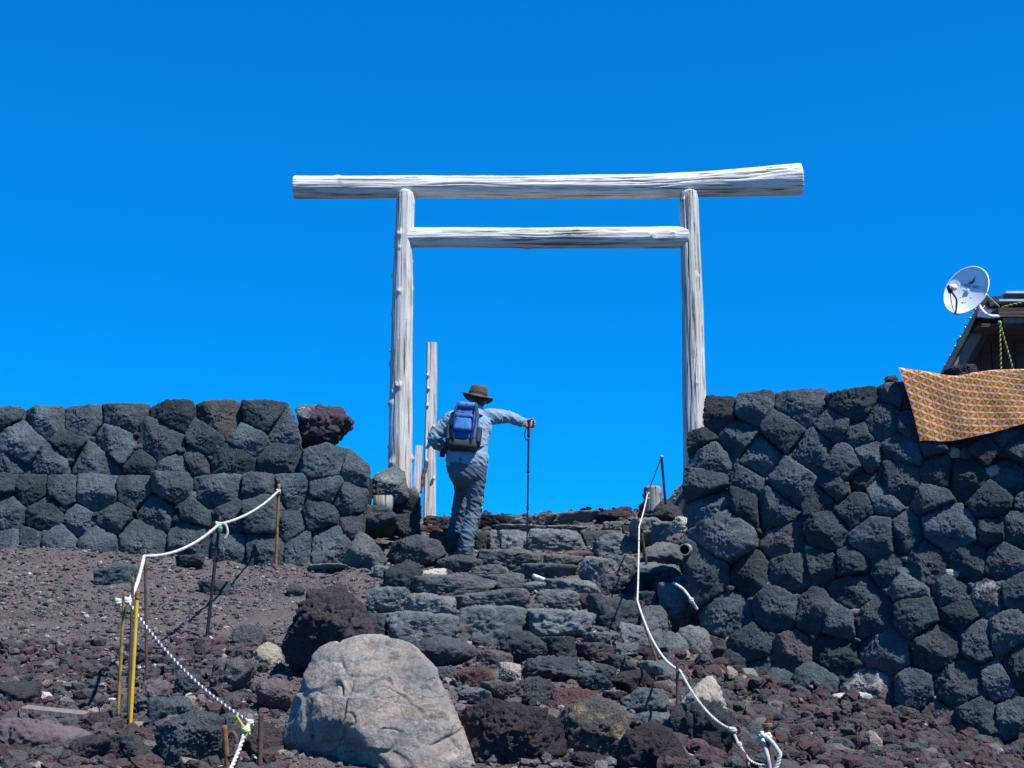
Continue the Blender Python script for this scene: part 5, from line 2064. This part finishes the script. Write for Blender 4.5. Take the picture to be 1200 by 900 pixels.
skin = simple_mat('skin', (0.42, 0.25, 0.18), 0.55, 0, 0.08, 20)
cloth_j = simple_mat('denim_blue_jacket', (0.18, 0.275, 0.37), 0.9, 0, 0.10, 14, 0.004, 160)
cloth_t = simple_mat('slate_trousers', (0.060, 0.104, 0.142), 0.85, 0, 0.12, 10, 0.004, 140)
felt = simple_mat('brown_felt', (0.075, 0.050, 0.036), 0.95, 0, 0.2, 25, 0.003, 200)
hatband = simple_mat('dark_hatband', (0.025, 0.018, 0.015), 0.9)
bootm = simple_mat('boot_leather', (0.06, 0.055, 0.05), 0.8, 0, 0.3, 25, 0.003, 90)
soleM = simple_mat('boot_sole', (0.025, 0.025, 0.027), 0.9)
hairm = simple_mat('dark_hair', (0.03, 0.026, 0.024), 0.7, 0, 0.3, 90)
blueN = simple_mat('blue_nylon', (0.004, 0.075, 0.27), 0.6, 0, 0.14, 22, 0.002, 200)
blueL = simple_mat('light_blue_nylon', (0.014, 0.13, 0.40), 0.55, 0, 0.12, 22, 0.002, 200)
blackN = simple_mat('black_nylon', (0.016, 0.019, 0.028), 0.75, 0, 0.2, 22, 0.002, 200)
limeM = simple_mat('lime_print', (0.50, 0.62, 0.08), 0.7)


def finger(base, d, curl_axis, lens, r, bend):
    """three-joint finger as a chain of points, bending about curl_axis"""
    p = np.array(base, float)
    d = np.array(d, float)/np.linalg.norm(d)
    ax = Vector([float(k) for k in curl_axis]).normalized()
    rows = [(*p, r)]
    for l, b in zip(lens, bend):
        d = np.array(Matrix.Rotation(b, 3, ax) @ Vector([float(k) for k in d]))
        p = p+d*l
        rows.append((*p, r*0.93))
        r *= 0.93
    return chain(rows, 10, 14, ref=(0.2, 0.4, 0.7))


def hand(wrist, grip, fwd, across, palmn, bends):
    """palm + five fingers: fwd towards the fingertips, across from index to little finger, palmn the palm's inside"""
    fwd, across, palmn = [np.array(k, float)/np.linalg.norm(k) for k in (fwd, across, palmn)]
    w = np.array(wrist, float)
    out = []
    c = w+fwd*0.045
    for k in (-1, -0.33, 0.33, 1):
        out.append(chain([(*(w+across*k*0.018+fwd*0.0), 0.016), (*(w+across*k*0.026+fwd*0.045), 0.0165), (*(w+across*k*0.030+fwd*0.085), 0.012)], 10, 12, ref=(0.2, 0.4, 0.7)))
    lens = [(0.040, 0.025, 0.020), (0.045, 0.028, 0.022), (0.042, 0.026, 0.021), (0.033, 0.020, 0.018)]
    axis = np.cross(fwd, palmn)
    for k, l in zip((-1, -0.33, 0.33, 1), lens):
        out.append(finger(w+across*k*0.031+fwd*0.085, fwd+across*k*0.05, axis, l, 0.0092 if k < 1 else 0.008, bends))
    # thumb from the side of the palm near its base
    tb = w+fwd*0.028-across*0.030
    out.append(finger(tb, fwd*0.80-across*0.22+palmn*0.50, np.cross(-across, palmn)*0.2+axis, (0.042, 0.030, 0.024), 0.0112, (0.15, 0.55, 0.5)))
    return out


def build_person():
    global person
    p = PS
    parts = []
    # torso, neck
    parts.append(chain([(0.01, 0.06, 0.80, 0.13, 0.10), (0.01, 0.06, 0.90, 0.155, 0.115), (0.02, 0.10, 1.05, 0.135, 0.10), (0.04, 0.15, 1.22, 0.155, 0.11), (0.055, 0.18, 1.34, 0.15, 0.095), (0.075, 0.20, 1.40, 0.07, 0.065), (0.09, 0.225, 1.46, 0.055, 0.058)], 24, 40))
    # head: cranium, jaw, nose, brows, ears
    hc = np.array((0.105, 0.265, 1.535))
    parts.append(ell(hc+(0, -0.012, 0.012), (0.074, 0.092, 0.095)))
    parts.append(ell(hc+(0, 0.028, -0.050), (0.055, 0.062, 0.062)))
    parts.append(chain([(*(hc+(0, 0.082, 0.012)), 0.010), (*(hc+(0, 0.104, -0.022)), 0.015), (*(hc+(0, 0.088, -0.034)), 0.012)], 10, 10))
    parts.append(chain([(*(hc+(-0.045, 0.070, 0.022)), 0.010), (*(hc+(0, 0.084, 0.026)), 0.011), (*(hc+(0.045, 0.070, 0.022)), 0.010)], 10, 12, ref=(0, 0, 1)))
    parts.append(chain([(*(hc+(-0.024, 0.082, -0.062)), 0.007), (*(hc+(0, 0.090, -0.060)), 0.009), (*(hc+(0.024, 0.082, -0.062)), 0.007)], 8, 10, ref=(0, 0, 1)))
    for s in (-1, 1):
        parts.append(ell(hc+(s*0.076, -0.004, -0.012), (0.011, 0.020, 0.032), 2))
    # arms
    parts.append(chain([(*shR, 0.058), (*((shR+elR)/2), 0.050), (*elR, 0.042), (*((elR+haR)/2), 0.036), (*haR, 0.027)], 16, 30, ref=(0, 0.3, 1)))
    parts.append(chain([(*shL, 0.058), (*((shL+elL)/2), 0.050), (*elL, 0.042), (*((elL+haL)/2), 0.036), (*haL, 0.027)], 16, 30, ref=(0, 1, 0.2)))
    # legs
    for s in 'RL':
        h, k, a = [np.array(p[n+s]) for n in ('hip', 'knee', 'ank')]
        parts.append(chain([(*(h+(0, 0, 0.02)), 0.088), (*(h*0.6+k*0.4), 0.076), (*k, 0.058), (*(k*0.62+a*0.38+(0, -0.012, 0)), 0.056), (*(k*0.2+a*0.8), 0.042), (*a, 0.038)], 16, 36))
        parts.append(chain([(*(a+(0, -0.03, -0.04)), 0.036), (*(a+(0, 0.07, -0.05)), 0.036), (*(a+(0, 0.15, -0.06)), 0.028)], 12, 14, ref=(0, 0, 1)))
    # right hand closed on the pole grip: fingers wrap round the far side
    parts += hand(haR+np.array((-0.012, -0.012, 0.0)), None, (0.72, 0.62, -0.05), (0.05, 0.05, -1.0), (0.65, -0.72, 0.0), (0.5, 1.15, 0.95))
    parts += hand(haL, None, (0.75, 0.35, -0.35), (0.3, -0.2, -0.9), (0.25, -0.9, 0.1), (0.35, 0.6, 0.5))
    me = remesh(parts, 0.0065, 2)
    me.materials.append(skin)
    person = link('person', me, None, foot)
    person.scale = (PK, PK, PK)
    tag(person, 'hiker in blue jacket, grey trousers and brown hat climbing the steps, leaning on a pole', 'person')
    for s in (-1, 1):
        V, T = ell(hc+(s*0.031, 0.066, 0.004), (0.012, 0.012, 0.011), 2)
        link('eye', mesh_np('eye', V, T, simple_mat('eye_white', (0.6, 0.58, 0.55), 0.3)), person)
    # hair at the back and sides under the hat
    V, T = ell(hc+(0, -0.020, 0.004), (0.080, 0.092, 0.092), 4)
    keep = V[:, 1] < hc[1]+0.045
    V = V+0.006*np.stack([noise(V*60+k) for k in (0, 9, 20)], 1)
    V[~keep] = hc+(V[~keep]-hc)*0.8
    V[:, 2] = np.maximum(V[:, 2], hc[2]-0.062)
    link('hair', mesh_np('hair', V, T, hairm), person)

    # jacket
    jp = [chain([(0.015, 0.055, 0.905, 0.205, 0.150), (0.015, 0.06, 0.93, 0.210, 0.155), (0.02, 0.085, 1.03, 0.190, 0.145), (0.03, 0.125, 1.16, 0.195, 0.145), (0.045, 0.16, 1.28, 0.205, 0.135), (0.055, 0.18, 1.355, 0.175, 0.11), (0.07, 0.195, 1.405, 0.105, 0.085), (0.08, 0.205, 1.435, 0.075, 0.075)], 28, 50),
          chain([(*(shR-(0.06, 0.0, 0.01)), 0.085), (*shR, 0.082), (*((shR+elR)/2+(0, 0, 0.002)), 0.070), (*elR, 0.062), (*((elR+haR)/2), 0.054), (*(haR*0.86+elR*0.14), 0.044)], 20, 34, ref=(0, 0.3, 1)),
          chain([(*(shL+(0.05, 0, -0.01)), 0.085), (*shL, 0.082), (*((shL+elL)/2+(-0.01, 0, 0)), 0.073), (*elL, 0.066), (*((elL+haL)/2), 0.055), (*(haL*0.86+elL*0.14), 0.045)], 20, 34, ref=(0, 1, 0.2))]

    def folds_j(V):
        a = noise(V*np.array([9, 9, 20])+3)
        b = noise(V*np.array([16, 16, 34])+40)
        arm = (V[:, 0] > 0.27) | (V[:, 0] < -0.19)
        c = noise(V*np.array([30, 14, 16])+11)
        e = (1-np.abs(noise(V*np.array([13, 13, 17])+np.stack([V[:, 2]*9, 0*a, V[:, 0]*12], 1)))*2.2)**3
        return 0.009*np.abs(a)+0.004*b+np.where(arm, 0.008*c, 0.0)+0.009*(e-0.35)-0.003
    me = remesh(jp, 0.008, 4, folds_j)
    me.materials.append(cloth_j)
    jk = link('jacket', me, person)
    V, T = frame_loft(np.array([(0.078, 0.205, 1.40), (0.088, 0.215, 1.452)]), 24, (0, 1, 0), np.array([0.088, 0.080]), False)
    link('collar', mesh_np('collar', V, T, cloth_j), jk)
    V, T = frame_loft(np.array([haR*0.80+elR*0.20, haR*0.93+elR*0.07]), 20, (0, 0.3, 1), np.array([0.050, 0.048]), True)
    link('cuff', mesh_np('cuff', V, T, cloth_j), jk)

    # trousers
    tp = [chain([(0.012, 0.06, 0.80, 0.180, 0.145), (0.012, 0.06, 0.88, 0.190, 0.150), (0.015, 0.06, 0.97, 0.178, 0.14)], 28, 26)]
    for s in 'RL':
        h, k, a = [np.array(p[n+s]) for n in ('hip', 'knee', 'ank')]
        low = a + (np.array((0.004, 0.012, -0.055)) if s == 'R' else np.array((0.0, -0.02, -0.03)))
        tp.append(chain([(*(h+(0, 0, -0.01)), 0.104), (*(h*0.62+k*0.38), 0.094), (*(k+(0, -0.008, 0.02)), 0.077), (*(k*0.6+a*0.4+(0, -0.018, 0)), 0.073), (*(k*0.22+a*0.78+(0, -0.012, 0)), 0.076), (*low, 0.080)], 22, 46))

    def folds_t(V):
        k = np.clip((0.95-V[:, 2])/0.5, 0, 1)
        w = np.stack([V[:, 0]*9, V[:, 1]*9, V[:, 2]*26+V[:, 0]*16], 1)
        a = (1-np.abs(noise(w+4))*2.2)**3
        b = noise(V*np.array([14, 14, 44])+60)
        return 0.013*(a-0.35)*(0.35+0.65*k)+0.005*b*k+0.004*noise(V*12)
    me = remesh(tp, 0.008, 4, folds_t)
    me.materials.append(cloth_t)
    tr = link('trousers', me, person)
    kx = np.array(PS['kneeR'])
    for k, (dz, h) in enumerate(((0.12, 0.030), (0.085, 0.018), (0.055, 0.022), (0.02, 0.03))):
        V, T = box_vt(kx+np.array((0.072, -0.055, dz)), (0.007+0.007*(k % 2), 0.008, h*0.55), Matrix.Rotation(0.7, 3, 'Z'))
        link('lime_mark', mesh_np('lime_mark', V, T, limeM, False), tr)

    # boots
    for s in 'RL':
        a = np.array(p['ank'+s])
        dx = 0.02 if s == 'R' else -0.02
        up = [chain([(*(a+(0, -0.005, 0.03)), 0.046), (*(a+(0, -0.005, -0.02)), 0.050), (*(a+(0, 0.0, -0.045)), 0.052)], 18, 16),
              chain([(*(a+(0, -0.035, -0.04)), 0.045, 0.042), (*(a+(dx*0.5, 0.06, -0.040)), 0.048, 0.044), (*(a+(dx, 0.14, -0.052)), 0.048, 0.034), (*(a+(dx, 0.185, -0.060)), 0.036, 0.024)], 18, 20, ref=(0, 0, 1))]
        me = remesh(up, 0.008, 3)
        me.materials.append(bootm)
        bt = link('boot', me, person)
        V, T = chain([(*(a+(0, -0.045, -0.082)), 0.046, 0.012), (*(a+(dx*0.5, 0.06, -0.082)), 0.050, 0.012), (*(a+(dx, 0.15, -0.082)), 0.050, 0.012), (*(a+(dx, 0.20, -0.078)), 0.034, 0.012)], 16, 20, ref=(0, 0, 1))
        link('sole', mesh_np('sole', V, T, soleM), bt)

    # felt hat: pinched crown, band, curling brim
    nth = 40
    th = np.arange(nth)*2*math.pi/nth
    prof = [(0.168, -0.012), (0.160, -0.002), (0.135, -0.004), (0.112, 0.002), (0.104, 0.008), (0.101, 0.040), (0.096, 0.075), (0.090, 0.098), (0.076, 0.110), (0.045, 0.108), (0.0, 0.100)]
    V = []
    ht = hc+np.array((0.0, -0.005, 0.035))
    for (r, z) in prof:
        for t in th:
            x, y = math.cos(t)*r*0.93, math.sin(t)*r*1.08
            zz = z
            if z < 0.01 and r > 0.11:
                zz += (abs(math.cos(t))**2)*0.020*(r-0.11)/0.05 - 0.018*(r-0.11)/0.05*abs(math.sin(t))
            if z > 0.09:
                zz -= 0.010*math.exp(-(x/0.03)**2)
            V.append((x, y, zz))
    T = []
    for i in range(len(prof)-1):
        for j in range(nth):
            a_, b_ = i*nth+j, i*nth+(j+1) % nth
            T.append((a_, b_, b_+nth, a_+nth))
    V = np.array(V)
    Rt = np.array(Matrix.Rotation(0.20, 3, 'Y') @ Matrix.Rotation(-0.06, 3, 'X'))
    V = V @ Rt.T
    V += 0.003*np.stack([noise(V*18+k) for k in (0, 7, 19)], 1)
    hat = link('hat', mesh_np('hat', V+ht, np.array(T), felt), person)
    sd = hat.modifiers.new('thickness', 'SOLIDIFY')
    sd.thickness = 0.006
    Vb, Tb = frame_loft(np.array([(0, 0, 0.008), (0, 0, 0.034)]), nth, (0, 1, 0), np.array([[0.0985, 0.1135], [0.0965, 0.1115]]), False)
    link('hatband', mesh_np('hatband', Vb @ Rt.T + ht, Tb, hatband), hat)


build_person()


# ------------------------------------------------------------------ backpack
def build_pack():
    c = np.array((-0.010, -0.055, 1.215))
    root = empty('backpack', foot+c*PK, 'blue and black hiking backpack worn by the hiker', 'backpack')
    root.scale = (PK*0.90, PK*0.95, PK*0.92)
    lean = np.array(Matrix.Rotation(-0.24, 3, 'X') @ Matrix.Rotation(0.10, 3, 'Y'))

    def pk(name, c_, s_, mat, bev, parent=root, tp=None, fold=0.006):
        bm = bmesh.new()
        bmesh.ops.create_cube(bm, size=1)
        for v in bm.verts:
            k = tp if (tp and v.co.z > 0) else 1.0
            v.co = Vector((v.co.x*s_[0]*k, v.co.y*s_[1], v.co.z*s_[2]))
        bmesh.ops.bevel(bm, geom=bm.edges[:], offset=bev, segments=4, affect='EDGES', profile=0.5)
        bmesh.ops.subdivide_edges(bm, edges=[e for e in bm.edges if e.calc_length() > 0.06], cuts=5, use_grid_fill=True)
        V = np.array([v.co[:] for v in bm.verts])
        nr = np.array([v.normal[:] for v in bm.verts])
        d = fold*(noise(V*22+s_[0]*90)+0.7*noise(V*46+s_[2]*50))
        V = (V+nr*d[:, None]+np.array(c_)) @ lean.T
        for v, q in zip(bm.verts, V):
            v.co = Vector([float(k) for k in q])
        return link(name, bm_mesh(name, bm, mat), parent)
    body = pk('main_bag', (0, 0.01, 0.03), (0.31, 0.17, 0.40), blueN, 0.055, tp=0.86, fold=0.010)
    pk('bottom_panel', (0.0, 0.015, -0.185), (0.32, 0.165, 0.13), blackN, 0.045)
    pk('lid', (0.005, -0.01, 0.225), (0.25, 0.19, 0.085), blueL, 0.038, tp=0.85)
    fp = pk('front_pocket', (-0.015, -0.10, 0.015), (0.20, 0.065, 0.19), blueL, 0.028, tp=0.9)
    pk('pocket_flap', (-0.015, -0.112, 0.085), (0.205, 0.06, 0.055), blueN, 0.02, fp)
    pk('side_pocket', (0.160, 0.0, -0.085), (0.06, 0.13, 0.19), blackN, 0.026)
    pk('side_pocket', (-0.160, 0.0, -0.085), (0.06, 0.13, 0.19), blackN, 0.026)
    for s in (-1, 1):
        P = spline([(s*0.095, -0.10, 0.245), (s*0.108, -0.128, 0.16), (s*0.112, -0.125, 0.02), (s*0.10, -0.095, -0.12), (s*0.09, -0.06, -0.22)], 30)
        V, T = frame_loft(P, 4, (0, 0, 1), np.tile([[0.011, 0.006]], (30, 1)))
        link('compression_strap', mesh_np('compression_strap', V @ lean.T, T, blackN, False), root)
        a = np.array((s*0.13, 0.06, 0.19))
        P = np.array(spline([a, (s*0.165, 0.16, 0.20), (s*0.175, 0.26, 0.12), (s*0.17, 0.28, -0.02), (s*0.18, 0.18, -0.14), (s*0.14, 0.08, -0.18)], 36))
        V, T = frame_loft(P, 6, (0, 0, 1), np.tile([[0.026, 0.009]], (36, 1)))
        link('shoulder_strap', mesh_np('shoulder_strap', V @ lean.T, T, blackN), root)
    for (x, z) in ((-0.11, 0.13), (0.11, 0.13), (0.0, 0.20)):
        V, T = box_vt((x, -0.128, z), (0.028, 0.012, 0.036))
        link('buckle', mesh_np('buckle', V @ lean.T, T, blackN, False), root)
    V, T = tube(spline([(-0.03, 0.05, 0.26), (-0.02, 0.03, 0.295), (0.02, 0.03, 0.295), (0.03, 0.05, 0.26)], 14), 0.007)
    link('haul_loop', mesh_np('haul_loop', V @ lean.T, T, blackN), root)
    P = spline([(-0.16, 0.05, -0.20), (-0.21, 0.14, -0.24), (-0.22, 0.22, -0.26)], 12)
    V, T = frame_loft(P, 6, (0, 0, 1), np.tile([[0.03, 0.01]], (12, 1)))
    link('hip_strap', mesh_np('hip_strap', V @ lean.T, T, blackN), root)
    P = spline([(0.16, 0.05, -0.18), (0.21, 0.14, -0.14), (0.225, 0.22, -0.13)], 12)
    V, T = frame_loft(P, 6, (0, 0, 1), np.tile([[0.03, 0.01]], (12, 1)))
    link('hip_strap', mesh_np('hip_strap', V @ lean.T, T, blackN), root)


build_pack()


# ------------------------------------------------------------------ trekking pole
def build_pole():
    top = foot+(haR+np.array((0.050, 0.035, 0.035)))*PK
    tip = at(617.5, 650, PY+0.25)
    root = empty('trekking_pole', tip, 'slim dark trekking pole in the hiker\'s right hand', 'trekking pole')
    ax = (top-tip)
    alu = simple_mat('dark_anodised', (0.03, 0.035, 0.06), 0.35, 0.6, 0.1)
    grip = simple_mat('black_foam', (0.018, 0.018, 0.02), 0.9)

    def seg(name, a, b, ra, rb, mat, n=12):
        V, T = frame_loft(np.linspace(tip+ax*a, tip+ax*b, 8)-tip, n, (0, 1, 0.1), np.linspace(ra, rb, 8))
        return link(name, mesh_np(name, V, T, mat), root)
    seg('tip', 0.0, 0.03, 0.004, 0.007, M['light_metal'])
    seg('shaft', 0.03, 0.34, 0.0075, 0.0080, alu)
    seg('shaft', 0.34, 0.62, 0.0090, 0.0095, alu)
    seg('shaft', 0.62, 0.88, 0.0105, 0.011, alu)
    seg('lock_collar', 0.325, 0.355, 0.0135, 0.0135, grip)
    seg('lock_collar', 0.605, 0.635, 0.0145, 0.0145, grip)
    seg('grip', 0.87, 0.985, 0.014, 0.0175, grip)
    V, T = ell(ax*0.995, (0.021, 0.025, 0.019))
    link('grip_knob', mesh_np('grip_knob', V, T, grip), root)
    s = tip+ax*0.96-tip
    P = spline([s+(0, -0.01, 0), s+(-0.034, -0.03, -0.05), s+(-0.042, -0.03, -0.12), s+(-0.018, -0.025, -0.155), s+(0.006, -0.012, -0.10), s], 30)
    V, T = frame_loft(P, 6, (0, 0, 1), np.tile([[0.009, 0.005]], (30, 1)))
    link('wrist_strap', mesh_np('wrist_strap', V, T, grip), root)


build_pole()
